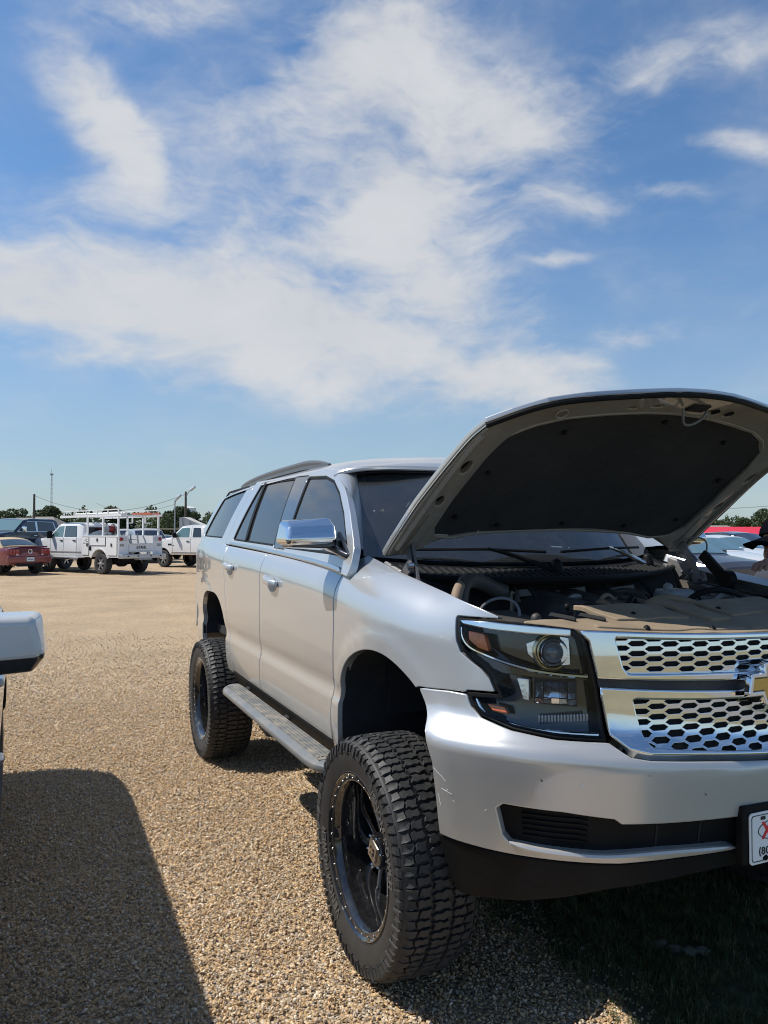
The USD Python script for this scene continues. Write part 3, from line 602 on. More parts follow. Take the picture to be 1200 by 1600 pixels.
# headlights
def hl_tube(pts, r, off):
    a = np.array(pts); s_, z_ = a[:, 0], a[:, 1]; p, n, _, _ = frame_of(P, s_, z_); return spline(p + n * off, 40), r
for sg in (1, -1):
    hm = thing('headlight', parent=suv)
    A = lambda g: affinity.scale(g if hasattr(g, 'area') else Polygon(g), sg, 1, origin=(0, 0))
    fl = (lambda t: t) 
    raw('lamp_housing', *skin(A(hl.buffer(.004)), P, cell=.04, flange=0, rnd=0, off=-.075), gloss_black, hm)
    ring = hl.buffer(.003).difference(hl.buffer(-.010))
    raw('lamp_rim', *skin(A(ring), P, cell=.03, flange=.08, rnd=.002, off=-.003), black_trim, hm)
    raw('lamp_lens', *skin(A(hl.buffer(-.004)), P, cell=.03, flange=0, rnd=0, off=.001), lens_clear, hm)
    raw('chrome_brow', *skin(A([(1.092,1.322),(.978,1.323),(.845,1.318),(.714,1.310),(.713,1.290),(.845,1.293),(.967,1.299),(1.067,1.309)]), P, cell=.03, flange=.02, rnd=.004, off=.008), chrome, hm)
    B = lambda pts, off: (lambda q: q * (1 if sg > 0 else MIR))(hl_tube(pts, 0, off)[0])
    MB().add(tube(B([(1.080,1.300),(1.066,1.258),(1.050,1.243),(1.011,1.227),(.928,1.204),(.869,1.191),(.812,1.181),(.74,1.174),(.665,1.170)], -.010), np.linspace(.006, .008, 40), 8)).build('lamp_strip', chrome, hm)
    MB().add(tube(B([(1.012,1.082),(1.000,1.062),(.985,1.047),(.94,1.033),(.881,1.022),(.818,1.014),(.765,1.010),(.705,1.007),(.640,1.005)], -.010), np.linspace(.005, .008, 40), 8)).build('lamp_strip', chrome, hm)
    # divider shelf between the two chambers
    raw('lamp_shelf', *skin(A([(1.06,1.248),(.928,1.200),(.812,1.178),(.66,1.166),(.66,1.158),(.83,1.160),(.93,1.166),(.99,1.186)]), P, cell=.03, flange=.05, rnd=.002, off=-.022), gloss_black, hm)
    raw('amber_marker', *skin(A([(1.063,1.292),(.999,1.283),(.978,1.227),(1.021,1.238),(1.056,1.26)]), P, cell=.02, flange=.02, rnd=.003, off=-.02), amber, hm)
    raw('amber_marker', *skin(A([(.986,1.072),(.921,1.066),(.905,1.044),(.958,1.050)]), P, cell=.02, flange=.02, rnd=.003, off=-.02), amber, hm)
    p0, n0 = [a[0] for a in frame_of(P, np.array([.772]), np.array([1.238]))[:2]]
    ax = np.array([.93, -.37 * 1, 0]); ax = n0 * .55 + np.array([1, 0, 0]) * .45; ax /= np.linalg.norm(ax)
    T = np.eye(4); yy = ax; xx = np.cross(yy, [0, 0, 1]); xx /= np.linalg.norm(xx); T[:3, 0], T[:3, 1], T[:3, 2] = xx, yy, np.cross(xx, yy); T[:3, 3] = p0 - n0 * .05
    K = T.copy()
    def pl(prof, nm, mt, smooth=40, n=40):
        v, f = lathe(prof, n); v = v @ T[:3, :3].T + T[:3, 3]
        if sg < 0: v = v * MIR; f = f[:, ::-1]
        MB().add((v, f)).build(nm, mt, hm, smooth)
    pl([(.0005, .036), (.012, .0355), (.024, .030), (.032, .020), (.034, .010)], 'projector_lens', lamp_glass)
    pl([(.034, .006), (.036, .020), (.041, .026), (.046, .022), (.050, .002), (.052, -.02)], 'projector_ring', chrome)
    pl([(.051, .004), (.056, .010), (.0605, .006), (.062, -.01)], 'projector_bezel', pm('warm_bezel', (.70, .60, .36), .18, .9))
    for g in ([(.858,1.262),(.818,1.278),(.814,1.200),(.852,1.228)], [(.748,1.29),(.716,1.284),(.712,1.20),(.742,1.196)]):
        raw('side_reflector', *skin(A(g), P, cell=.02, flange=.03, rnd=.003, off=-.035), reflector, hm)
    raw('low_reflector', *skin(A([(.885,1.157),(.844,1.155),(.843,1.089),(.863,1.092)]), P, cell=.02, flange=.03, rnd=.003, off=-.022), reflector, hm)
    # faceted bowl of the low lamp
    fm = MB()
    for i, s_ in enumerate(np.linspace(.712, .812, 5)):
        for j, z_ in enumerate(np.linspace(1.092, 1.142, 4)):
            q = P(np.array([sg * (s_ + a) for a in (-.0115, .0115, .0115, -.0115)]), np.array([z_ + b for b in (-.0075, -.0075, .0075, .0075)])); nn = frame_of(P, np.array([sg * s_]), np.array([z_]))[1][0]
            dd = .045 - .018 * ((i - 2) / 2) ** 2 - .012 * ((j - 1.5) / 1.5) ** 2
            tl = [.004 * ((i - 2)) * a + .004 * (j - 1.5) * b + .0045 * b for a, b in ((-1, -1), (1, -1), (1, 1), (-1, 1))]
            fm.add((np.array([q[k] - nn * (dd + tl[k]) for k in range(4)]), np.array([[0, 1, 2, 3]]) if sg < 0 else np.array([[3, 2, 1, 0]])))
    fm.build('bowl_reflector', reflector, hm, smooth=False)
    raw('bowl_back', *skin(A([(.833,1.160),(.69,1.152),(.69,1.074),(.833,1.080)]), P, cell=.04, flange=0, rnd=0, off=-.062), dark_trim, hm)
    pr = MB()
    for k in range(16):
        s_ = .812 - k * .0098; q = P(np.array([sg * s_]), np.array([1.0405 + .0006 * k]))[0]; nn = frame_of(P, np.array([sg * s_]), np.array([1.04]))[1][0]
        pr.add(hull_of([q - nn * .03 + [0, 0, -.008], q - nn * .03 + [0, 0, .008]], .0042, 6))
    pr.build('prism_strip', pm('prism_plastic', (.5, .52, .54), .12, .6), hm)

# grille: chrome shell with two openings, hexagon bars, dark band, bow tie emblem
grille = thing('grille', parent=suv)
both = lambda pts: pts + [(-a, b) for a, b in pts[::-1]]
go = Polygon(both([(0,1.279),(.013,1.281),(.20,1.288),(.40,1.297),(.600,1.306),(.700,1.309),(.664,1.275),(.640,1.165),(.613,1.000),(.563,.960),(.511,.948),(.344,.937),(.122,.917),(0,.912)]))
uo = Polygon(both([(0,1.258),(.017,1.259),(.30,1.268),(.575,1.281),(.577,1.277),(.567,1.241),(.557,1.200),(.545,1.184),(.535,1.182),(.234,1.174),(.03,1.165),(0,1.164)]))
lo = Polygon(both([(0,1.076),(.04,1.077),(.30,1.088),(.522,1.100),(.529,1.098),(.514,1.024),(.505,.985),(.49,.970),(.35,.955),(.099,.934),(0,.932)]))
band = Polygon(both([(0,1.138),(.164,1.141),(.632,1.164),(.628,1.141),(.166,1.113),(0,1.110)]))
def Gp(s, v):       # the grille leans with the body but its face bows forward a little
    return P(s, v)
shell = go.difference(uo.buffer(.003)).difference(lo.buffer(.003)).difference(band)
for g in getattr(shell, 'geoms', [shell]): raw('chrome_frame', *skin(g, Gp, cell=.03, flange=.045, rnd=.007, off=.012), chrome, grille)
raw('dark_band', *skin(band.buffer(.004), Gp, cell=.05, flange=0, rnd=0, off=-.012), dark_trim, grille)
raw('grille_backing', *skin(go.buffer(-.004), Gp, cell=.06, flange=0, rnd=0, off=-.034), void, grille)
def hexa(cx, cz, w, h): return Polygon([(cx - w, cz), (cx - w * .62, cz + h), (cx + w * .62, cz + h), (cx + w, cz), (cx + w * .62, cz - h), (cx - w * .62, cz - h)])
for nm, op in (('upper', uo), ('lower', lo)):
    x0, z0, x1, z1 = op.bounds; holes = []
    j = 0; base = z0 - .004
    for j in range(16):
        for i in range(-8, 9):
            cx = i * .112 + (.056 if j % 2 else 0)
            tiltz = .020 * abs(cx) / .55
            holes.append(hexa(cx, z0 + .009 + j * .0151 + tiltz, .0302, .0069))
    H = shapely.union_all(holes)
    bars = op.buffer(.004).difference(H)
    for g in getattr(bars, 'geoms', [bars]):
        if g.area > 4e-4: raw('hexagon_bars', *skin(g, Gp, cell=.03, flange=.022, rnd=.002, off=-.010), chrome, grille)
bt = [(-.158,-.030),(-.098,-.030),(-.098,-.030),(-.085,-.060),(.100,-.060),(.100,-.032),(.158,-.032),(.142,.030),(.084,.030),(.070,.060),(-.115,.060),(-.100,.030),(-.142,.030)]
bt = Polygon([(-.155,-.030),(-.102,-.030),(-.092,-.060),(.082,-.060),(.086,-.030),(.138,-.030),(.155,.030),(.102,.030),(.092,.060),(-.082,.060),(-.086,.030),(-.138,.030)])
bc = (0, 1.128)
bowf = affinity.translate(affinity.scale(bt, -1, 1, origin=(0, 0)), *bc)
em = raw('bow_tie_emblem', *skin(bowf.buffer(-.011, join_style='mitre'), Gp, cell=.02, flange=.012, rnd=.003, off=.046), gold, grille)
raw('emblem_border', *skin(bowf.buffer(.006, join_style='mitre').difference(bowf.buffer(-.010, join_style='mitre')), Gp, cell=.02, flange=.016, rnd=.004, off=.050), chrome, grille)
raw('emblem_base', *skin(bowf.buffer(-.010), Gp, cell=.04, flange=.05, rnd=.002, off=.036), satin, grille)
q = P(np.array([.105]), np.array([1.085]))[0]
MB().box(q + [.014, 0, 0], (.03, .026, .024), bev=.005).build('camera_eye', black_trim, grille)
# number plate on its bracket
pc = P(np.array([0.]), np.array([.70]))[0]
MB().box((pc[0] + .004, -.058, .695), (.030, .345, .175), bev=.006).build('plate_bracket', black_trim, suv)
plate = thing('number_plate', parent=suv, loc=(pc[0] + .0215, -.058, .684))
def yz(poly, h=.003):       # reading from the front: the picture's right is +y
    m = trimesh.creation.extrude_polygon(poly, h, engine='earcut'); v = np.array(m.vertices); return np.stack([v[:, 2], v[:, 0], v[:, 1]], 1), np.array(m.faces)
rr = lambda a, b, r: box(-a + r, -b + r, a - r, b - r).buffer(r)
MB().add(yz(rr(.1525, .0765, .012))).build('plate_sheet', white_plate, plate)
MB().add((lambda t: (t[0] + [.0032, 0, 0], t[1]))(yz(rr(.145, .069, .010).difference(rr(.143, .067, .009)), .0012))).build('plate_outline', black_ink, plate)
el = affinity.scale(Point(0, 0).buffer(1, 32), .118, .036); el2 = affinity.scale(Point(0, 0).buffer(1, 32), .1155, .0337)
MB().add((lambda t: (t[0] + [.0032, 0, .020], t[1]))(yz(el.difference(el2), .0012))).build('plate_oval', black_ink, plate)
def lettering(text, h, at, mt, nm, parent, bold=True, depth=.0012):
    t = meshkit.text_mesh(text, h, depth, bold); v = np.array(t.vertices)
    MB().add((np.stack([v[:, 2] + at[0], v[:, 0] + at[1], v[:, 1] + at[2]], 1), np.array(t.faces))).build(nm, mt, parent, smooth=False)
lettering('X', .048, (.0034, -.1035, -.003), red_ink, 'plate_letter', plate)
lettering('(800)', .021, (.0034, -.118, -.050), black_ink, 'plate_phone', plate)
MB().add((lambda t: (t[0] + [.0032, 0, 0], t[1]))(yz(box(-.104, .055, -.088, .061).buffer(.002), .0012))).build('bolt_slot', black_ink, plate)
MB().add(hull_of([(.004, -.092, -.063), (.004, -.086, -.060)], .007, 8)).build('plate_bolt', black_trim, plate)

# wheel wells
for sd in (1, -1):
    for nm, pts in (('front', [(float(P(np.array([s]), np.array([.9]))[0][0]), z) for s, z in farch]), ('rear', rarch_xz)):
        q = np.array(pts); q = q[(q[:, 1] > .55)]
        V, F = [], []
        for y in (-.955, -.52):
            V.append(np.stack([q[:, 0], np.full(len(q), y), q[:, 1] + .012], 1))
        k = len(q)
        F = [(i, i + 1, k + i + 1) for i in range(k - 1)] + [(i, k + i + 1, k + i) for i in range(k - 1)]
        V.append(np.array([[q[:, 0].mean(), -.52, .8]])); F += [(k + i, k + i + 1, 2 * k) for i in range(k - 1)]
        V = np.vstack(V) * ([1, 1, 1] if sd > 0 else MIR)
        MB().add((V, np.array(F))).build('wheel_well', liner, suv)
        m = MB(); cx = float(q[:, 0].mean()); ywl = -.955
        # inner return between the skin and the well
        arr = q; y_of = [float(P(np.array([s_of_x(x)]), np.array([z]))[0][1]) if x < .35 else -.93 for x, z in arr]
        V = np.vstack([np.stack([arr[:, 0], np.array(y_of) + .02, arr[:, 1] + .006], 1), np.stack([arr[:, 0], np.full(k, -.95), arr[:, 1] + .012], 1)]) * ([1, 1, 1] if sd > 0 else MIR)
        m.add((V, np.array([(i, i + 1, k + i + 1) for i in range(k - 1)] + [(i, k + i + 1, k + i) for i in range(k - 1)]))).build('arch_return', liner, suv)
# chassis seen below
m = MB().box((-1.6, 0, .66), (4.2, 1.5, .10)); m.box((-1.5, -.48, .58), (4.4, .09, .14)); m.box((-1.5, .48, .58), (4.4, .09, .14))
m.bar((0, -.85, .43), (0, .85, .43), .05); m.bar((-2.946, -.85, .43), (-2.946, .85, .43), .06); m.add(hull_of([(-2.946, -.12, .43), (-2.946, .12, .43)], .15)); m.bar((-2.9, 0, .45), (-.4, 0, .55), .045)
for x in (0, -2.946):
    for y in (-.62, .62): m.bar((x, y, .45), (x + .03, y * .95, .98), .05)
m.box((.45, 0, .66), (.4, 1.1, .06)); m.build('chassis', void, suv)
# running boards
for sd in (1, -1):
    mm = np.ones(3) if sd > 0 else MIR
    st = thing('running_board', parent=suv)
    prof = [(-.995,.655),(-1.01,.668),(-1.09,.670),(-1.13,.656),(-1.138,.640),(-1.12,.624),(-1.06,.618),(-1.0,.626)]
    xs_ = np.r_[-2.13, -2.10, -2.05, np.linspace(-1.95, -.45, 20), -.36, -.31, -.28]
    sc = np.interp(xs_, [-2.13, -2.10, -2.03, -1.95, -.45, -.36, -.31, -.28], [.35, .7, .93, 1, 1, .93, .7, .35])
    R_ = np.array([[(x, -.995 + (y + .995) * k, .635 + (z - .635) * (.6 + .4 * k)) for y, z in prof] for x, k in zip(xs_, sc)]); k = len(prof)
    V = R_.reshape(-1, 3) * mm; F = []
    for i in range(len(xs_) - 1):
        for j in range(k): jj = (j + 1) % k; F += [(i * k + j, i * k + jj, (i + 1) * k + jj), (i * k + j, (i + 1) * k + jj, (i + 1) * k + j)]
    F += [(0, j, j + 1) for j in range(1, k - 1)] + [((len(xs_) - 1) * k, (len(xs_) - 1) * k + j + 1, (len(xs_) - 1) * k + j) for j in range(1, k - 1)]
    F = np.array(F); 
    m = MB().add((V, F if sd < 0 else F)); m.build('board', pm('step_edge', (.20, .21, .215), .40, .5, dirt=(DUST, .3, 10.)), st, smooth=30)
    m = MB()
    for k_ in range(5): m.box(np.array([-1.2, -1.018 - k_ * .017, .6705]) * mm, (1.62, .009, .007))
    m.box(np.array([-1.2, -1.052, .6685]) * mm, (1.68, .085, .004)); m.build('step_pad', step_top, st)
    for x in (-2.0, -1.2, -.42): MB().add(hull_of(np.array([(x - .02, -1.0, .635), (x + .02, -1.0, .635), (x - .02, -.80, .72), (x + .02, -.80, .72)]) * mm, .012, 8)).build('bracket', void, st)
# door mirrors
for sd in (1, -1):
    mm = np.ones(3) if sd > 0 else MIR
    mr = thing('door_mirror', parent=suv)
    cap = [(-.480,-1.000,1.580),(-.535,-1.000,1.642),(-.488,-1.178,1.575),(-.545,-1.165,1.630),(-.497,-1.0,1.618),(-.507,-1.172,1.610),(-.60,-.995,1.58),(-.60,-.995,1.645),(-.60,-1.185,1.575),(-.60,-1.172,1.632)]
    MB().add(hull_of((np.array(cap) * [1, .985, 1] + [0, -.016, 0]) * mm, .026, 18)).build('mirror_cap', chrome, mr, 50)
    low = [(-.495,-.985,1.545),(-.495,-1.165,1.552),(-.50,-.98,1.568),(-.50,-1.168,1.566),(-.61,-.975,1.535),(-.61,-1.172,1.550),(-.61,-.98,1.568),(-.61,-1.176,1.566)]
    MB().add(hull_of(np.array(low) * mm, .012, 10)).add(hull_of(np.array([(-.46,-.955,1.515),(-.40,-.955,1.505),(-.58,-.95,1.53),(-.52,-1.00,1.545),(-.58,-1.00,1.545)]) * mm, .014, 10)).add(hull_of(np.array([(-.385,-.952,1.508),(-.52,-.945,1.600),(-.56,-.948,1.53),(-.45,-.952,1.510)]) * mm, .010, 8)).build('mirror_base', gloss_black, mr)
    MB().add(rbox((.006, .17, .085), .002).translate((-.622, -1.085 * mm[1], 1.60))).build('mirror_glass', satin, mr)
# ---- wheels
TR, TW = .435, .150           # tyre radius, half width
def crown(w):                  # radius of the tread surface at w (-1..1)
    a = np.abs(w); return TR - .007 * a ** 2 - .030 * np.clip((a - .80) / .24, 0, 1.2) ** 2
def tread_mesh():
    N = 38; pitch = 2 * PI / N; m = MB(); rng = random.Random(5)
    sh1 = [(.03,.70),(.40,.66),(.47,.80),(.44,1.05),(.06,1.05)]
    sh2 = [(.53,.62),(.62,.60),(.90,.66),(.95,.82),(.93,1.02),(.56,1.02),(.50,.80)]
    mid1 = [(.02,.33),(.30,.28),(.40,.36),(.36,.50),(.46,.58),(.40,.645),(.06,.66),(.00,.56),(.08,.47)]
    mid2 = [(.50,.28),(.82,.34),(.93,.30),(.97,.46),(.86,.54),(.92,.62),(.60,.575),(.52,.52),(.56,.42)]
    cen1 = [(.05,-.20),(.28,-.27),(.40,-.16),(.36,-.02),(.47,.10),(.40,.24),(.16,.27),(.10,.14),(-.02,.04),(.08,-.08)]
    cen2 = [(.56,-.24),(.82,-.19),(.94,-.26),(.98,-.06),(.86,.04),(.92,.18),(.68,.24),(.55,.14),(.60,.02),(.50,-.10)]
    half = [sh1, sh2, mid1, mid2]
    blocks = [(b, 0) for b in half] + [([(1 - a, -w) for a, w in b], .23) for b in half] + [(cen1, 0), (cen2, 0)]
    for i in range(N):
        for b, shift in blocks:
            b = np.array(b); jit = rng.uniform(-.012, .012)
            c = b.mean(0); k = len(b)
            rings = []
            for sc, dr in ((1.0, -.016), (.97, -.004), (.90, 0.0)):
                q = c + (b - c) * sc; ang = (i + q[:, 0] + shift + jit) * pitch; w = q[:, 1]; r = crown(w) + dr
                rings.append(np.stack([r * np.cos(ang), w * TW, r * np.sin(ang)], 1))
            F = []
            for r_ in range(2):
                for j in range(k): jj = (j + 1) % k; F += [(r_ * k + j, r_ * k + jj, (r_ + 1) * k + jj), (r_ * k + j, (r_ + 1) * k + jj, (r_ + 1) * k + j)]
            _, tf = trimesh.creation.triangulate_polygon(Polygon(b), engine='earcut') if False else (None, None)
            top = rings[2]; cc = top.mean(0); F += [(2 * k + j, 2 * k + (j + 1) % k, 3 * k) for j in range(k)]
            V = np.vstack(rings + [cc[None]]); F = np.array(F)
            A = (np.roll(b, -1, 0) - b); area = (b[:, 0] * np.roll(b[:, 1], -1) - b[:, 1] * np.roll(b[:, 0], -1)).sum()
            m.add((V, F if area < 0 else F[:, ::-1]))
        # biting edges on the shoulders
        for sgn in (-1, 1):
            for j, (a0, a1, r0, r1) in enumerate(((.02, .46, .416, .364), (.54, .96, .414, .380))):
                sh = .23 if sgn < 0 else 0
                pts = []
                for a, r, o in ((a0, r0, 0), (a1, r0, 0), ((a0 + a1) / 2 + .10, r1, 0), ((a0 + a1) / 2 - .02, r1 + .006, 0)):
                    pts.append((a, r))
                def yy(r): return TW * (1.0 + .035 * math.sin(PI * min(1, max(0, (r - .30) / .115))))
                ring0 = [((i + a + sh) * pitch, r, yy(r) - .004) for a, r in pts]; ca = np.mean([p[0] for p in ring0]); cr = np.mean([p[1] for p in ring0])
                ring1 = [(ca + (a - ca) * .78, cr + (r - cr) * .80, y + .012) for a, r, y in ring0]
                V = np.array([(r * math.cos(a), sgn * y, r * math.sin(a)) for a, r, y in ring0 + ring1])
                F = [(0, 1, 5), (0, 5, 4), (1, 2, 6), (1, 6, 5), (2, 3, 7), (2, 7, 6), (3, 0, 4), (3, 4, 7), (4, 5, 6), (4, 6, 7)]
                F = np.array(F); m.add((V, F if sgn < 0 else F[:, ::-1]))
    return m
def fixn(m):      # consistent outward triangles of a closed lathe are not needed for opaque rubber
    return m
_tread = tread_mesh()
def tyre_mesh():
    pr = [(.270,-.118),(.285,-.140),(.292,-.146),(.305,-.152),(.33,-.160),(.36,-.1635),(.385,-.163),(.405,-.159),(.414,-.152),(.418,-.140),(.4215,-.10),(.423,0),(.4215,.10),(.418,.140),(.414,.152),(.405,.159),(.385,.163),(.36,.1635),(.33,.160),(.305,.152),(.292,.146),(.285,.140),(.270,.118)]
    pr = [(r, y * TW / .158) for r, y in pr]
    m = MB().add(lathe(pr, 96))
    for sg in (-1, 1):
        for r in (.3755, .302): 
            a = np.linspace(0, 2 * PI, 97); y = (.1635 if r > .35 else .151) * TW / .158
            m.add(tube(np.stack([r * np.cos(a), np.full(97, sg * y), r * np.sin(a)], 1), .0022, 6, False))
    return m
_tyre = tyre_mesh()
def ring_text(text, r0, h, a0, sgn, y):
    t = meshkit.text_mesh(text, h, .0022, True); v = np.array(t.vertices); ang = a0 - sgn * 0 + 0
    a = a0 - v[:, 0] / (r0 + h / 2) * 1.0     # clockwise as seen from outside
    r = r0 + v[:, 1]
    return np.stack([r * np.cos(a), sgn * (y + v[:, 2]), r * np.sin(a)], 1), np.array(t.faces)
def make_wheel(loc, sd, spin=0, steer=0):
    """sd -1: the car's right side, whose outer face looks towards -y."""
    w = thing('wheel', parent=suv, loc=loc, rz=steer); UsdGeom.Xformable(w).AddScaleOp().Set((.972, .94, .972))
    o = sd       # outer face direction along y
    R0 = trimesh.transformations.rotation_matrix(spin, [0, 1, 0])
    def put(m, nm, mt, smooth=35):
        q = MB(); q.add(m.mesh(), R0); return q.build(nm, mt, w, smooth)
    put(_tyre, 'tyre', rubber, 45)
    t = put(_tread, 'tread', rubber_tread, 30); tag(t, kind='stuff')
    # lettering: clockwise seen from the right side; x forward is to the right of the picture seen from -y, so angle pi is the left
    for a0 in (math.radians(243), math.radians(63)):
        t = meshkit.text_mesh('VENOM POWER', .034, .003, True); v = np.array(t.vertices); r = .3150 + v[:, 1]; a = a0 - v[:, 0] / .33
        x = r * np.cos(a); z = r * np.sin(a)
        if o > 0: x = -x
        y = o * ((.1560 + (r - .30) * .09) * TW / .158 + v[:, 2] * 1.3)
        MB().add((np.stack([x, y, z], 1), np.array(t.faces))).build('tyre_lettering', pm('tyre_letters', (.075, .073, .070), .5), w, smooth=False)
    L = lambda pr: lathe([(r, y * o) for r, y in pr], 72)
    put(MB().add(L([(.262,.085),(.264,.128),(.268,.134),(.272,.136),(.284,.136),(.288,.140),(.293,.146),(.297,.145),(.297,.12)])), 'rim_lip', gloss_black, 30)
    put(MB().add(L([(.264,.130),(.258,.118),(.250,.10),(.246,.02),(.242,-.04),(.236,-.062)])), 'barrel', gloss_black, 40)
    put(MB().add(L([(.30,-.118),(.25,-.118),(.05,-.112),(.001,-.112)])), 'back_plate', void, 40)
    put(MB().add(L([(.165,-.085),(.165,-.070),(.06,-.068),(.001,-.068)])), 'brake_disc', pm('brake_iron', (.09, .085, .08), .45, .8), 40)
    rv = MB()
    for k in range(30):
        a = k * 2 * PI / 30; s = trimesh.creation.icosphere(1, .0043); s.apply_scale([1, .8, 1]); s.apply_translation([.2785 * math.cos(a), o * .1385, .2785 * math.sin(a)]); rv.add(s)
    put(rv, 'rivets', satin)
    ns = 8
    for k in range(ns):
        sp = MB(); ed = MB(); a = (k + .5) * 2 * PI / ns
        for d in (-1, 1):
            a0, a1 = a + d * .16, a + d * .215
            pts = []
            for r, an, hw, y0, y1 in ((.070, a0, .020, -.045, .010), (.150, a + d * .17, .013, -.060, .000), (.243, a1, .016, -.075, -.012)):
                tx = np.array([-math.sin(an), 0, math.cos(an)]); c = np.array([r * math.cos(an), 0, r * math.sin(an)])
                pts.append([c + tx * s_ * hw + np.array([0, o * y, 0]) for s_, y in ((-1, y0), (1, y0), (.75, y1), (-.75, y1))])
            for i in range(2): sp.add(m3.Manifold.hull_points(np.array(pts[i] + pts[i + 1])))
            # milled bright line on the spoke edge
            e0 = pts[0][3 if d > 0 else 2] + np.array([0, o * .001, 0]); e1 = pts[1][3 if d > 0 else 2] + np.array([0, o * .001, 0]); e2 = pts[2][3 if d > 0 else 2] + np.array([0, o * .001, 0])
            ed.add(tube([e0, e1, e2], [.0025, .0045, .0055], 6))
        q = put(sp, 'spoke', gloss_black, False); put(ed, 'milled_edge', pm('milled_metal', (.75, .75, .76), .42, .85), 40)
    put(MB().add(L([(.084,-.06),(.082,-.012),(.074,0.0),(.068,.01),(.066,.052),(.060,.064),(.050,.068),(.0005,.068)])), 'hub_cap', gloss_black, 30)
    M = np.eye(4)
    b = MB(); e = rr(.031, .031, .004).difference(rr(.021, .021, .003)).union(box(-.006, -.03, .000, .03)).difference(box(-.002, -.016, .004, .006)).union(box(-.03, -.004, .006, .004))
    v, f = xz_prism(e, .066, .076); 
    if o < 0: v = v * MIR
    b.add((v, f)); put(b, 'cap_badge', bronze, False)
    b = MB(); 
    for k in range(6):
        a = k * PI / 3 + .5; b.add(hull_of([(.060 * math.cos(a), o * .058, .060 * math.sin(a)), (.060 * math.cos(a), o * .066, .060 * math.sin(a))], .0065, 8))
    put(b, 'cap_bolts', chrome)
    b = MB()
    for k in range(6):
        a = k * PI / 3 + .1; b.bar((.098 * math.cos(a), -o * .02, .098 * math.sin(a)), (.098 * math.cos(a), o * .004, .098 * math.sin(a)), .010, 6)
    put(b, 'lug_nuts', chrome)
    return w
YW = .943; WZ = TR * .972 - .006
make_wheel((0, -YW, WZ), -1, .35)
make_wheel((-2.946, -YW, WZ), -1, 1.1)
make_wheel((0, YW, WZ), 1, .6)
make_wheel((-2.946, YW, WZ), 1, .2)

# ---- raised hood
hood = thing('hood', parent=suv)
hh = [(-.005,.838),(.10,.838),(.35,.830),(.62,.806),(.78,.792),(.862,.775),(.925,.705),(1.00,.610),(1.045,.485),(1.085,.300),(1.118,.140),(1.128,0)]
rear_edge = [(.108,0),(.106,.15),(.100,.40),(.085,.58),(.03,.70),(-.005,.76)]
ho = Polygon([(u, -v) for u, v in hh] + [(u, v) for u, v in hh[::-1]][1:] + [(u, v) for u, v in rear_edge[::-1]] + [(u, -v) for u, v in rear_edge][1:]).buffer(-.008).buffer(.008)
padh = [(.116,0),(.116,.20),(.113,.42),(.095,.55),(.118,.650),(.20,.690),(.40,.692),(.515,.682),(.66,.672),(.77,.645),(.845,.560),(.892,.46),(.925,.31),(.953,.13),(.960,0)]
pad = Polygon([(u, -v) for u, v in padh] + [(u, v) for u, v in padh[::-1]][1:]).buffer(-.02).buffer(.02)
holes = []
for u, v, a, b, rot in ((.602,.728,.040,.017,80),(.383,.738,.032,.015,75),(1.008,.135,.024,.012,20),(.985,.23,.020,.011,10)):
    for s_ in (-1, 1): holes.append(affinity.rotate(affinity.scale(Point(u, s_ * v).buffer(1, 12), a, b), 0 if rot > 45 else 90))
HO = shapely.union_all(holes)
raw('hood_skin', *skin(ho, lambda u, v: Hd(u, v, .030), cell=.05, flange=.024, rnd=.005, flip=True), silver, hood)
raw('hood_frame', *skin(ho.buffer(-.014).difference(pad.buffer(-.012)).difference(HO), lambda u, v: Hd(u, v, -.004 - .016 * np.exp(-((np.abs(v) - .70) / .05) ** 2) * (u < .85)), cell=.03, flange=.02, rnd=.006), under, hood)
raw('hood_edge_fold', *skin(ho.buffer(-.001).difference(ho.buffer(-.024)), lambda u, v: Hd(u, v, .006), cell=.04, flange=.004, rnd=.003), under, hood)
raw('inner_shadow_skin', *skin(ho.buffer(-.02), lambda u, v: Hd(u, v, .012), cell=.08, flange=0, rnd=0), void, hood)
raw('insulation_pad', *skin(pad, lambda u, v: Hd(u, v, -.002 + .012 * 0 + .006 * np.sin(v * 9) * np.sin(u * 8)), cell=.03, flange=.02, rnd=.010), felt, hood)
raw('pad_border', *skin(pad.buffer(.010).difference(pad.buffer(-.004)), lambda u, v: Hd(u, v, -.008), cell=.04, flange=.01, rnd=.004), under, hood)
for s_ in (-1, 1):
    q = Hd(np.array([.739, .942, .50]), s_ * np.array([.700, .52, .735]), -.012)
    for c in q[:2]:
        nn = frame_of(lambda u, v: Hd(u, v), np.array([.7]), np.array([0.]))[1][0]; 
        t = trimesh.creation.torus(.022, .004, 20, 8); T = trimesh.geometry.align_vectors([0, 0, 1], nn); t.apply_transform(T); t.apply_translation(c); MB().add(t).build('pressed_boss', under, hood)
    # stiffening rib along the edge
    u = np.linspace(.06, .80, 20); MB().add(tube(Hd(u, s_ * np.interp(u, [0, .8], [.800, .762]), -.008), .012, 8)).build('edge_rib', under, hood)
for u_, v_ in ((.25,.60),(.25,-.60),(.55,.60),(.55,-.60),(.80,.40),(.80,-.40),(.90,0.),(.17,0.),(.17,.35),(.17,-.35)):
    c = Hd(np.array([u_]), np.array([v_]), -.006)[0]; MB().add(hull_of([c, c + [.002, 0, 0]], .011, 10)).build('pad_clip', black_trim, hood)
# front weather strip and lip
u = np.array([a for a, b in hh[5:]]); v = np.array([b for a, b in hh[5:]])
ws_ = np.vstack([Hd(u - .012, -v, .002), Hd(u - .012, v, .002)[::-1][1:]])
MB().add(tube(spline(ws_, 60), .011, 8)).build('front_seal', black_trim, hood)
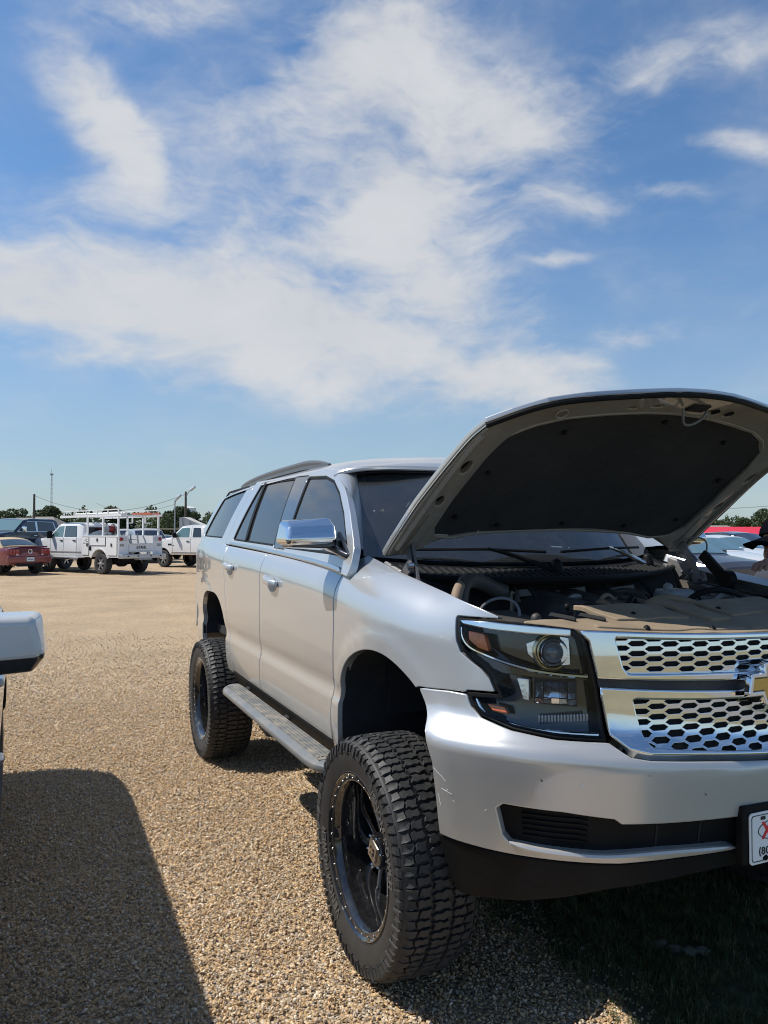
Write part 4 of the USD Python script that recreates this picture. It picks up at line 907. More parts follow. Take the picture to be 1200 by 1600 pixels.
# latch striker, its plate and the hanging release lever
q = lambda u, v, o: Hd(np.array([u]), np.array([v]), o)[0]
MB().add(hull_of([q(1.005, .0, -.006), q(1.005, .075, -.006), q(1.045, .0, -.006), q(1.045, .075, -.006)], .006, 8)).build('latch_plate', void, hood)
MB().add(tube(spline([q(1.02, -.03, -.01), q(.985, -.015, -.045), q(.965, .012, -.055), q(.985, .06, -.045), q(1.02, .085, -.01)], 24), .0052, 8)).add(tube([q(1.02, .085, -.01), q(.985, .11, -.02)], .006, 8)).build('latch_striker', rustmetal, hood)
for v in (.135, .205): MB().add(hull_of([q(1.0, v, -.008), q(1.02, v + .012, -.008)], .006, 8)).build('rubber_stop', black_trim, hood)
# hinges
for s_ in (-1, 1):
    hg = thing('hood_hinge', parent=suv)
    a, b, c = np.array([-.245, s_ * .785, 1.405]), np.array([-.17, s_ * .765, 1.46]), q(.20, s_ * .745, -.02)
    MB().beam((-.33, s_ * .775, 1.36), (-.16, s_ * .775, 1.47), .012, .05).beam((-.16, s_ * .775, 1.47), q(.07, s_ * .75, -.012), .012, .034).build('hinge_arm', rustmetal, hg)
    MB().beam((-.10, s_ * .762, 1.36), q(.10, s_ * .745, -.015), .010, .030).beam((-.16, s_ * .768, 1.375), (-.08, s_ * .768, 1.395), .010, .045).build('hinge_link', rustmetal, hg)
    MB().beam(q(.02, s_ * .75, -.012), q(.30, s_ * .725, -.016), .045, .010).build('hinge_leaf', under, hg)
    for c_ in ((-.16, s_ * .775, 1.47), (-.10, s_ * .762, 1.37)): MB().bar(np.array(c_) - [0, .012, 0], np.array(c_) + [0, .012, 0], .014, 10).build('pivot', satin, hg)
    MB().add(hull_of([(-.35, s_ * .80, 1.36), (-.25, s_ * .80, 1.36), (-.34, s_ * .80, 1.47), (-.20, s_ * .80, 1.44)], .012, 8)).add(hull_of([(-.33, s_ * .83, 1.40), (-.22, s_ * .84, 1.40), (-.22, s_ * .77, 1.41)], .012, 8)).build('corner_bracket', rustmetal, hg)
# gas strut disc hinge on the far side
MB().beam((.02, .80, 1.37), (-.12, .79, 1.50), .02, .05).bar((.015, .78, 1.385), (.015, .82, 1.385), .042, 16).build('lift_arm', black_trim, suv)
MB().add(tube(spline([(-.10, .79, 1.50), (-.13, .77, 1.58), q(.09, .70, -.02), q(.16, .72, -.02)], 20), .004, 6)).build('washer_hose', rustmetal, suv)

# ---- engine bay
def lathe_z(r, z):
    v, f = lathe([(r, z - .03), (r, z), (r * .85, z + .008), (.001, z + .010)], 14); return np.stack([v[:, 0], v[:, 2], v[:, 1]], 1), f[:, ::-1]
bay = thing('engine_bay', parent=suv)
MB().box((.15, 0, 1.0), (.95, 1.3, .03)).box((-.31, 0, 1.20), (.03, 1.62, .46)).build('bay_floor', void, bay)
for s_ in (-1, 1):
    xx = np.linspace(-.33, .64, 16); yt = np.interp(xx, [-.33, .2, .45, .64], [.845, .845, .815, .725])
    V = np.vstack([np.stack([xx, s_ * yt, np.interp(xx, [-.33, .64], [1.425 - .05 * (s_ > 0), 1.275])], 1), np.stack([xx, s_ * (yt - .10), np.interp(xx, [-.33, .64], [1.385, 1.245])], 1), np.stack([xx, s_ * (yt - .16), np.full(16, 1.0)], 1)])
    F = [(r * 16 + i, r * 16 + i + 1, (r + 1) * 16 + i + 1) for r in range(2) for i in range(15)] + [(r * 16 + i, (r + 1) * 16 + i + 1, (r + 1) * 16 + i) for r in range(2) for i in range(15)]
    MB().add((V, np.array(F))).build('inner_wing', engine_blk, bay)
    MB().add(tube(np.stack([xx, s_ * (yt - .035), np.interp(xx, [-.33, .64], [1.418 - .05 * (s_ > 0), 1.280])], 1), .011, 8)).build('wing_seal', black_trim, bay)
    MB().beam((-.18, s_ * .715, 1.36 - .04 * (s_ > 0)), (.45, s_ * .69, 1.29), .012, .02).build('wing_rail', satin if s_ > 0 else engine_blk, bay)
# cowl with slats below the windscreen
aa = np.linspace(-1, 1, 30)
def cowl(a, t):
    w0 = WS(a, np.zeros_like(a)); p = w0 + np.stack([.20 * t - .02, np.zeros_like(t), -.055 * t - .012], -1); return p
raw('cowl_panel', *skin(box(-.97, 0, .97, 1), cowl, cell=.08, flange=.02, rnd=0), black_trim, bay)
for k in range(46):
    a = -.86 + k * .038; p = cowl(np.array([a, a]), np.array([.35, .95])); MB().beam(p[0] + [0, 0, .003], p[1] + [0, 0, .003], .010, .006).build('cowl_slat', void, bay)
MB().add(tube(cowl(aa, np.full(30, 1.0)), .014, 8)).build('cowl_seal', black_trim, bay)
MB().add(hull_of([(-.26, -.70, 1.40), (-.26, .70, 1.40), (-.20, -.70, 1.25), (-.20, .70, 1.25)], .03)).build('firewall_mat', felt, bay)
# radiator cover (dusty), its clips
fr = [(float(P(np.array([s]), np.array([1.30]))[0][0]) - .020, float(P(np.array([s]), np.array([1.30]))[0][1])) for s in np.linspace(-.86, .86, 30)]
rc = Polygon(fr + [(.50, .70), (.44, .60), (.40, .30), (.38, 0), (.36, -.30), (.41, -.62), (.55, -.74)]).buffer(-.01).buffer(.01)
rz_ = lambda x, y: np.stack([x, y, 1.284 + .15 * np.clip(.80 - x, 0, 1) + .022 * np.clip(np.abs(y) / .7, 0, 1) ** 2 + .005 * np.exp(-((np.abs(np.asarray(y)) - .22) / .05) ** 2) + .006 * np.sin(np.asarray(x) * 40) * (np.asarray(x) < .55)], -1)
raw('radiator_cover', *skin(rc, rz_, cell=.03, flange=.012, rnd=.006, flip=True), tan_dust, bay)
for k, (pts, o_) in enumerate((([(.74,-.58),(.80,-.30),(.82,-.02),(.79,-.02),(.77,-.30),(.71,-.56)], .006), ([(.74,.58),(.80,.30),(.82,.02),(.79,.02),(.77,.30),(.71,.56)], .006), ([(.46,-.45),(.66,-.42),(.66,-.10),(.44,-.10)], .008), ([(.46,.45),(.66,.42),(.66,.10),(.44,.10)], .008), ([(.40,-.05),(.70,-.05),(.70,.05),(.40,.05)], .011))):
    raw('pressed_panel', *skin(Polygon(pts).buffer(-.012).buffer(.012), rz_, cell=.04, flange=.012, rnd=.005, flip=True, off=o_), tan_dust, bay)
for y in (-.62, -.5, .5, .62): MB().add(hull_of([(.60, y - .02, float(rz_(np.array(.6), np.array(y))[2]) + .004), (.66, y + .02, float(rz_(np.array(.66), np.array(y))[2]) + .004)], .010, 8)).build('cover_hole', void, bay)
for x, y in ((.77, -.40), (.80, -.15), (.81, .18), (.76, .45), (.60, -.30), (.58, .12), (.62, .42), (.50, -.50)):
    z = float(rz_(np.array(x), np.array(y))[2]); MB().add(hull_of([(x, y, z + .001), (x, y, z + .005)], .011, 10)).build('push_clip', black_trim, bay)
MB().add(tube(spline([(.70, .30, 1.305), (.66, .34, 1.325), (.62, .38, 1.31), (.60, .46, 1.30), (.64, .50, 1.31)], 24), .016, 8)).add(hull_of([(.66, .33, 1.30), (.72, .38, 1.31), (.70, .30, 1.30)], .016)).build('latch_cable', black_trim, bay)
for k in range(4): MB().add(tube(spline([(.40 + .02 * k, -.74 + .02 * k, 1.275), (.52 + .016 * k, -.70 + .02 * k, 1.283), (.60 + .01 * k, -.62 + .02 * k, 1.285)], 10), .007, 6)).build('corner_ribs', tan_dust if k % 2 else engine_blk, bay)
MB().add(hull_of([(.50, -.64, 1.28), (.53, -.64, 1.28)], .028, 10)).add(hull_of([(.515, -.64, 1.30)] * 1 + [(.515, -.64, 1.318)], .018, 10)).build('filler_cap', engine_blk, bay)
# engine cover and the rest of the bay
def eb(nm, pts, r, mt=None): MB().add(hull_of(pts, r, 10)).build(nm, mt or engine_blk, bay)
eb('engine_cover', [(.28, -.27, 1.22), (.28, .27, 1.22), (-.18, -.27, 1.26), (-.18, .27, 1.26), (-.15, -.2, 1.31), (-.15, .2, 1.31), (.25, -.2, 1.27), (.25, .2, 1.27)], .03)
for y in (-.15, 0, .15): eb('cover_rib', [(.24, y - .03, 1.298), (-.14, y - .03, 1.342), (.24, y + .03, 1.298), (-.14, y + .03, 1.342)], .012)
eb('air_box', [(.36, -.70, 1.12), (.36, -.42, 1.12), (.02, -.70, 1.12), (.02, -.42, 1.12), (.34, -.68, 1.25), (.34, -.44, 1.25), (.05, -.66, 1.27), (.05, -.44, 1.27)], .025)
MB().add(tube(spline([(.05, -.66, 1.24), (.02, -.64, 1.36), (-.03, -.59, 1.405), (-.08, -.50, 1.40), (-.10, -.36, 1.35)], 30), np.interp(np.linspace(0, 1, 30), [0, 1], [.027, .036]), 12)).build('intake_hose', engine_blk, bay)
MB().add(tube(spline([(.075, -.70, 1.24), (.06, -.69, 1.33), (.035, -.665, 1.375), (.01, -.64, 1.392)], 20), .022, 12)).build('tan_hose', hose_tan, bay)
for k in range(3): MB().add(tube(spline([(.34, -.36 + .05 * k, 1.25), (.30, -.30 + .06 * k, 1.30), (.20, -.28 + .05 * k, 1.29)], 12), .013, 8)).build('coolant_hose', engine_blk, bay)
eb('fuse_box', [(.10, .48, 1.16), (.10, .68, 1.16), (-.22, .48, 1.18), (-.22, .68, 1.18), (.08, .50, 1.29), (.08, .66, 1.29), (-.20, .50, 1.30), (-.20, .66, 1.30)], .02)
eb('battery', [(.42, .50, 1.08), (.42, .68, 1.08), (.20, .50, 1.08), (.20, .68, 1.08), (.42, .50, 1.23), (.42, .68, 1.23), (.20, .50, 1.24), (.20, .68, 1.24)], .012)
eb('washer_bottle', [(.10, .36, 1.24), (.10, .50, 1.24), (.0, .36, 1.24), (.0, .50, 1.24), (.09, .38, 1.335), (.09, .49, 1.335), (.01, .38, 1.335), (.01, .49, 1.335)], .018, milky)
eb('bottle_cap', [(.05, .40, 1.355), (.05, .40, 1.36)], .022, milky)
eb('brake_booster', [(-.25, .40, 1.26), (-.18, .40, 1.26)], .10)
for k, (y, z) in enumerate(((-.30, 1.36), (.10, 1.37), (.34, 1.36))): MB().add(tube(spline([(-.22, y, z - .02), (-.14, y + .06, z + .02), (-.06, y + .08, z - .05)], 14), .010, 6)).build('wiring_loom', void, bay)
# smaller hoses, leads and caps
_r = random.Random(12)
for k in range(16):
    x0, y0 = _r.uniform(-.15, .30), _r.uniform(-.62, .62); a = _r.uniform(0, 2 * PI); l = _r.uniform(.12, .32); z = 1.30 + .04 * _r.random()
    pts = [(x0, y0, z - .06), (x0 + .3 * l * math.cos(a), y0 + .3 * l * math.sin(a), z + .02), (x0 + .7 * l * math.cos(a + .4), y0 + .7 * l * math.sin(a + .4), z + .015), (x0 + l * math.cos(a + .5), y0 + l * math.sin(a + .5), z - .05)]
    MB().add(tube(spline(pts, 16), _r.choice([.006, .009, .013]), 7)).build(_r.choice(['vacuum_hose', 'ignition_lead', 'heater_hose']), _r.choice([engine_blk, black_trim, rustmetal, tan_dust]), bay)
for x, y, z, r_ in ((.28, -.22, 1.325, .030), (-.12, .58, 1.32, .026), (.30, .60, 1.30, .022), (-.18, -.66, 1.36, .028)): MB().add(lathe_z(r_, z), trimesh.transformations.translation_matrix((x, y, 0))).build('reservoir_cap', black_trim if x > 0 else rustmetal, bay)
for y in (-.30, -.02, .26): MB().beam((-.20, y, 1.33), (-.12, y + .10, 1.35), .05, .03).build('bracket', rustmetal, bay)
# wipers
for y0, y1 in ((-.62, -.06), (.02, .62)):
    wp = thing('wiper', parent=suv)
    f0 = lambda y: WS(np.array([y / .80]), np.array([.055]))[0] + np.array([.03, 0, .018])
    MB().add(tube([f0(y0), f0((y0 + y1) / 2) + [.012, 0, .012], f0(y1)], .007, 6)).build('wiper_blade', black_trim, wp)
    MB().add(tube(spline([cowl(np.array([y1 / .83]), np.array([.55]))[0], cowl(np.array([y1 / .83 - .08]), np.array([.3]))[0] + [0, 0, .022], f0((y0 + y1) / 2) + [.016, 0, .016]], 16), np.linspace(.014, .007, 16), 8)).build('wiper_arm', satin if y0 > 0 else black_trim, wp)
    MB().add(hull_of([cowl(np.array([y1 / .83]), np.array([.55]))[0] + [0, 0, .01]] * 1 + [cowl(np.array([y1 / .83]), np.array([.5]))[0] + [0, 0, .035]], .024, 10)).build('wiper_pivot', black_trim, wp)
# ------------------------------------------------------------------ ground
def gravel_material():
    N = {'g': ('geometry', {}), 'v': ('voronoi_texture', dict(scale=78.0, randomness=1.0)), 'h': ('separate_color', {}),
         'r': ('rgb_ramp', {'ramp': STONES, 'interpolate': True}), 'big': ('noise_texture', dict(scale=.8, detail=6.0, roughness=.55)), 'br': ('map_range', dict(from_min=.3, from_max=.7, to_min=.84, to_max=1.12, clamp=True)),
         'sp': ('noise_texture', dict(scale=60.0, detail=2.0, roughness=.7)), 'sr': ('map_range', dict(from_min=.32, from_max=.68, to_min=.62, to_max=1.38, clamp=True)), 'sm': ('math', dict(math_type='multiply')),
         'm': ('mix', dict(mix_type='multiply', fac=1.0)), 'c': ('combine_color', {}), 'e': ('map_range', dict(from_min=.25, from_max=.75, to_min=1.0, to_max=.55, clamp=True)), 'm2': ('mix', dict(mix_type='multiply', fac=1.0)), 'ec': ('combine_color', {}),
         'b': ('bump', dict(strength=.9, distance=.010, invert=True)), 'p': ('principled_bsdf', dict(roughness=.9, specular_ior_level=.25))}
    L = [('g.position', 'v.vector'), ('v.color', 'h.color'), ('h.r', 'r.fac'), ('g.position', 'big.vector'), ('big.fac', 'br.value'), ('g.position', 'sp.vector'), ('sp.fac', 'sr.value'), ('sr.result', 'sm.value1'), ('br.result', 'sm.value2'), ('sm.value', 'c.r'), ('sm.value', 'c.g'), ('sm.value', 'c.b'), ('r.color', 'm.color1'), ('c.color', 'm.color2'),
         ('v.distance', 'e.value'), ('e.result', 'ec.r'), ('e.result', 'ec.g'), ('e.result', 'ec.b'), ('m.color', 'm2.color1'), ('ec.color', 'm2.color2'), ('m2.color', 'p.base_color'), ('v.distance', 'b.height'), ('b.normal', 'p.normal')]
    return usdkit.material(stage, '/World/Looks/gravel_look', N, L, surface='p.BSDF')
STONES = [(0, (.20, .145, .10)), (.10, (.31, .22, .135)), (.28, (.475, .318, .170)), (.48, (.57, .395, .215)), (.64, (.44, .32, .19)), (.76, (.38, .325, .275)), (.88, (.56, .45, .315)), (1, (.66, .57, .45))]
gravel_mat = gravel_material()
def sheet(name, pts, z, mt):
    v, f = trimesh.creation.triangulate_polygon(Polygon(pts), engine='earcut'); return tag(MB().add((np.c_[v, np.full(len(v), z)], f)).build(name, mt, None, smooth=False), kind='structure')
S_ = 900.
sheet('ground', [(-S_, -S_), (S_, -S_), (S_, S_), (-S_, S_)], -.012, pm('dry_field', (.17, .145, .075), .95, var=(.12, .6, 1.3)))
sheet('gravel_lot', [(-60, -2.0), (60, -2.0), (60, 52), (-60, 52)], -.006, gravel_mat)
fxv = np.array([math.cos(-1.146), math.sin(-1.146)]); lyv = np.array([-fxv[1], fxv[0]]); CO = np.array(CAR_AT[:2])
def c2w(x, y): return CO + np.multiply.outer(np.asarray(x, float), fxv) + np.multiply.outer(np.asarray(y, float), lyv)
grass_soil = pm('grass_soil', (.055, .060, .026), .95, var=(9., .5, 1.5), bump=(60., .5, .01))
rng = np.random.default_rng(3)
t = np.linspace(-.5, 3.4, 60)
edge = c2w(t, -.36 + .05 * np.sin(t * 5) + .03 * np.sin(t * 13 + 1) + np.clip(-.1 - t, 0, 1) * 1.2)
near = np.vstack([edge, c2w(3.2 + .05 * np.sin(np.linspace(0, 20, 20)), np.linspace(-.36, -14, 20)), c2w([9.0, 9.0], [-14, 14]), c2w([-.5, -.9], [14, 1.2])])
gpoly = Polygon(near).buffer(0)
def sheet_poly(name, poly, z, mt):
    v, f = trimesh.creation.triangulate_polygon(poly, engine='earcut'); return tag(MB().add((np.c_[v, np.full(len(v), z)], f)).build(name, mt, None, smooth=False), kind='structure')
sheet_poly('grass_verge', gpoly, .001, grass_soil)
sheet('road', list(map(tuple, c2w([9.0, 9.0, 17.0, 17.0], [-70, 70, 70, -70]))), -.001, pm('worn_asphalt', (.16, .15, .14), .9, var=(3., .8, 1.2)))

def pebble_material():
    N = {'o': ('object_info', {}), 'r': ('rgb_ramp', {'ramp': STONES}), 'n': ('noise_texture', dict(scale=60.0, detail=3.0)), 'g': ('geometry', {}), 'nr': ('map_range', dict(from_min=.3, from_max=.7, to_min=.8, to_max=1.15)), 'c': ('combine_color', {}), 'm': ('mix', dict(mix_type='multiply', fac=1.0)), 'p': ('principled_bsdf', dict(roughness=.8, specular_ior_level=.3))}
    L = [('o.random', 'r.fac'), ('g.position', 'n.vector'), ('n.fac', 'nr.value'), ('nr.result', 'c.r'), ('nr.result', 'c.g'), ('nr.result', 'c.b'), ('r.color', 'm.color1'), ('c.color', 'm.color2'), ('m.color', 'p.base_color')]
    return usdkit.material(stage, '/World/Looks/pebble_look', N, L, surface='p.BSDF')
peb_mat = pebble_material()
def instancer(name, protos, pos, quat, scale, idx, label, cat, kind='stuff'):
    pi = UsdGeom.PointInstancer.Define(stage, pth(None, name)); sc = UsdGeom.Scope.Define(stage, str(pi.GetPath()) + '/kinds')
    paths = []
    for nm, (v, f), mt, sm in protos: paths.append(usdkit.mesh(stage, pth(sc.GetPrim(), nm), (v, f), mt, smooth=sm).GetPath())
    pi.CreatePrototypesRel().SetTargets(paths)
    pi.CreatePositionsAttr(Vt.Vec3fArray.FromNumpy(np.asarray(pos, np.float32))); pi.CreateScalesAttr(Vt.Vec3fArray.FromNumpy(np.asarray(scale, np.float32)))
    q = np.asarray(quat, np.float32); pi.CreateOrientationsAttr(Vt.QuathArray([Gf.Quath(float(a), float(b), float(c), float(d)) for a, b, c, d in q]))
    pi.CreateProtoIndicesAttr(Vt.IntArray.FromNumpy(np.asarray(idx, np.int32)))
    return tag(pi.GetPrim(), label, cat, None, kind)
def rand_quat(n):
    q = rng.normal(size=(n, 4)); return q / np.linalg.norm(q, axis=1, keepdims=True)
pro = []
for k in range(7):
    s = trimesh.creation.icosphere(1, 1.0); v = np.array(s.vertices); v = v * (1 + .42 * (meshkit.noise(v * 1.3 + 11 * k, k)[:, None] - .5) * 1.6)
    for _ in range(3):      # worn flat sides
        d = rng.normal(size=3); d /= np.linalg.norm(d); h = rng.uniform(.55, .8); o = v @ d; v = v - np.maximum(o - h, 0)[:, None] * d
    v *= np.array([1.15, .85, .62]) * rng.uniform(.9, 1.1, 3); pro.append(('pebble', (v, np.array(s.faces)), peb_mat, 40))
n = 330000; d = np.sqrt(rng.uniform(2.2 ** 2, 15. ** 2, n)); x = d * rng.uniform(-.56, .56, n)      # every stone gets a place; far ones thin out
area = (15. ** 2 - 2.2 ** 2) * .56; want = 13000 * np.minimum(1, 3.6 / d) ** 1.9 * np.clip((12.5 - d) / 7, 0, 1)
sub_n = 13000 * area / n
PP, SS = [], []
for rep in range(int(math.ceil(sub_n)) + 1):
    if rep: d = np.sqrt(rng.uniform(2.2 ** 2, 7.5 ** 2, n // 3)); x = d * rng.uniform(-.56, .56, len(d)); want = 13000 * np.minimum(1, 3.6 / d) ** 1.9
    have = n / area if rep == 0 else len(d) / ((7.5 ** 2 - 2.2 ** 2) * .56)
    if rep == 0: keep0 = rng.random(len(d)) < np.minimum(1, want / have); short = None
    else: keep0 = rng.random(len(d)) < np.clip((want - n / area) / have, 0, 1)
    q = np.stack([x, d], 1)[keep0]; dd = d[keep0]; rel = q - CO; cx, cy = rel @ fxv, rel @ lyv
    keep = ~((cx > -.6) & (cy > -.36 + .16 * rng.normal(size=len(q)))) & ~((cy > .9) & (cx > -4)) & ~((np.abs(cy) < .75) & (cx < -.4) & (cx > -2.4) & (rng.random(len(q)) < .6))
    q, dd = q[keep], dd[keep]; s = np.clip(rng.lognormal(0, .30, len(q)), .5, 2.4) * .0043 * np.clip(.85 + .045 * dd, 1, 1.5)
    PP.append(np.c_[q, s * .10 + rng.uniform(-.002, .004, len(q))]); SS.append(s)
    if rep: break
PP, SS = np.vstack(PP), np.concatenate(SS)
instancer('loose_gravel', pro, PP, rand_quat(len(PP)), np.repeat(SS[:, None], 3, 1) * rng.uniform(.8, 1.2, (len(SS), 3)), rng.integers(0, 7, len(SS)), 'loose tan and grey pebbles covering the lot around the wheels', 'gravel')
# grass in the shade of the front bumper
def grass_mat():
    N = {'o': ('object_info', {}), 'r': ('rgb_ramp', {'ramp': [(0, (.035, .060, .018)), (.5, (.060, .095, .028)), (.8, (.10, .12, .045)), (1, (.24, .20, .10))]}), 'p': ('principled_bsdf', dict(roughness=.6)), 't': ('translucent_bsdf', {}), 'm': ('mix_closure', dict(fac=.3))}
    L = [('o.random', 'r.fac'), ('r.color', 'p.base_color'), ('r.color', 't.color'), ('p.BSDF', 'm.closure1'), ('t.BSDF', 'm.closure2')]
    return usdkit.material(stage, '/World/Looks/grass_look', N, L, surface='m.closure')
gm = grass_mat(); tufts = []
for k in range(5):
    m = MB()
    for _ in range(9):
        a = rng.uniform(0, 2 * PI); l = rng.uniform(.022, .055); lean = rng.uniform(.2, 1.1); b = rng.uniform(-.018, .018, 2); w = rng.uniform(.0011, .0019)
        d = np.array([math.cos(a), math.sin(a), 0]); s = np.array([-d[1], d[0], 0]); p0 = np.array([b[0], b[1], -.003]); p1 = p0 + d * l * .4 * lean + [0, 0, l * .6]; p2 = p0 + d * l * lean + [0, 0, l * (1.0 - .3 * lean)]
        m.add((np.array([p0 - s * w, p0 + s * w, p1 + s * w * .8, p1 - s * w * .8, p2]), np.array([[0, 1, 2], [0, 2, 3], [3, 2, 4]])))
    tufts.append(('tuft', m.mesh(), gm, False))
n = 26000; cx = rng.uniform(-.45, 2.6, n); cy = rng.uniform(-.75, 1.9, n)
dens = np.clip((cy + .47) / .35, 0, 1) * (.35 + .65 * (meshkit.noise(np.stack([cx * 7, cy * 7, 0 * cx], 1), 4) > .33)); k = rng.random(n) < dens
gp = c2w(0, 0) + cx[k, None] * fxv + cy[k, None] * lyv
a = rng.uniform(0, 2 * PI, len(gp)); quat = np.stack([np.cos(a / 2), 0 * a, 0 * a, np.sin(a / 2)], 1); sc_ = rng.uniform(.6, 1.25, len(gp))
instancer('grass', tufts, np.c_[gp, np.zeros(len(gp))], quat, np.repeat(sc_[:, None], 3, 1), rng.integers(0, 5, len(gp)), 'short dark green grass in the shade under the front bumper', 'grass')
# the few pale clods in the grass
clod = pm('dry_clod', (.13, .125, .10), .95, var=(30., .7, 1.3))
for i, (px, dpt) in enumerate(((1048, 2.98), (1071, 2.96), (1090, 2.97), (1025, 3.02))):
    s = trimesh.creation.icosphere(2, .03); v = np.array(s.vertices); v *= (1 + 1.3 * (meshkit.fbm(v * 45 + i * 9, 4, i)[:, None] - .5)) * [1, .75, .5]
    tag(MB().add((v + [(px - 600) / 1200 * dpt, dpt, .012], np.array(s.faces))).build('dirt_clod', clod, None, 50), ['pale dirt clod in the shaded grass, second from the left of its row', 'pale dirt clod in the shaded grass, second from the right of its row', 'pale dirt clod in the shaded grass, rightmost of its row', 'pale dirt clod in the shaded grass, leftmost of its row'][i], 'dirt clod', 'dirt clods in the grass')
# ------------------------------------------------------------------ other vehicles
def at(px, d): return ((px - 600) / 1200 * d, d)
def zat(py, d): return EYE + (832.5 - py) / 1200 * d
car_glass = pm('car_glass', (.035, .05, .055), .04, coat=1.0)
car_glass_teal = pm('car_glass_teal', (.085, .155, .165), .05, coat=1.0)
car_glass_dark = pm('car_glass_dark', (.012, .013, .015), .05, coat=1.0)
white_paint = paint('white_paint', (.66, .67, .68), 0.0, .35, (DUST, .3, 1.1, .30))
maroon = paint('maroon_paint', (.15, .012, .022), .25, .32, (DUST, .2, .9, .25))
navy = paint('navy_paint', (.012, .016, .028), .3, .25)
charcoal = paint('charcoal_paint', (.032, .034, .042), .1, .4, coat=.5)
grey_silver = paint('grey_silver_paint', (.40, .41, .42), .6, .3)
tan_roof = pm('tan_canvas', (.40, .31, .20), .85, var=(8., .85, 1.1))
steel = pm('galvanised_steel', (.42, .43, .44), .45, .7, dirt=((.3, .27, .22), .4, 10.))
alloy = pm('alloy_wheel', (.50, .50, .50), .35, .8)
tyre_far = pm('far_tyre', (.025, .025, .026), .75)
lamp_red = pm('tail_lamp_red', (.30, .012, .015), .15, coat=1.0)
lamp_clear = pm('clear_lamp', (.62, .64, .66), .12, .4, coat=1.0)
grey_trim = pm('bumper_grey', (.30, .31, .32), .45, .5)
def car_wheel(root, x, y, r, w, sd, rim_mat=None):
    wl = thing('wheel', parent=root, loc=(x, y, r))
    a = lambda pr: lathe([(q, t * sd) for q, t in pr], 28)
    MB().add(a([(r * .62, w * .5), (r * .74, w * .52), (r * .92, w * .5), (r, w * .36), (r, -w * .36), (r * .92, -w * .5), (r * .6, -w * .5)])).build('tyre', tyre_far, wl)
    m = MB().add(a([(r * .63, w * .49), (r * .60, w * .50), (r * .57, w * .36), (r * .56, w * .1), (.002, w * .08)])); m.build('rim', pm('rim_shade', (.10, .10, .10), .5, .6), wl)
    sp = MB()
    for k in range(6):
        an = k * PI / 3; c, s = math.cos(an), math.sin(an); sp.add(m3.Manifold.hull_points(np.array([(c * q - s * h, sd * t, s * q + c * h) for q, h, t in ((r * .1, r * .09, w * .40), (r * .1, -r * .09, w * .40), (r * .57, r * .07, w * .40), (r * .57, -r * .07, w * .40), (r * .1, r * .07, w * .2), (r * .57, -r * .06, w * .25), (r * .57, r * .06, w * .25))])))
    sp.add(hull_of([(0, sd * w * .36, 0), (0, sd * w * .42, 0)], r * .12, 8)); sp.build('spokes', rim_mat or alloy, wl)
    return wl
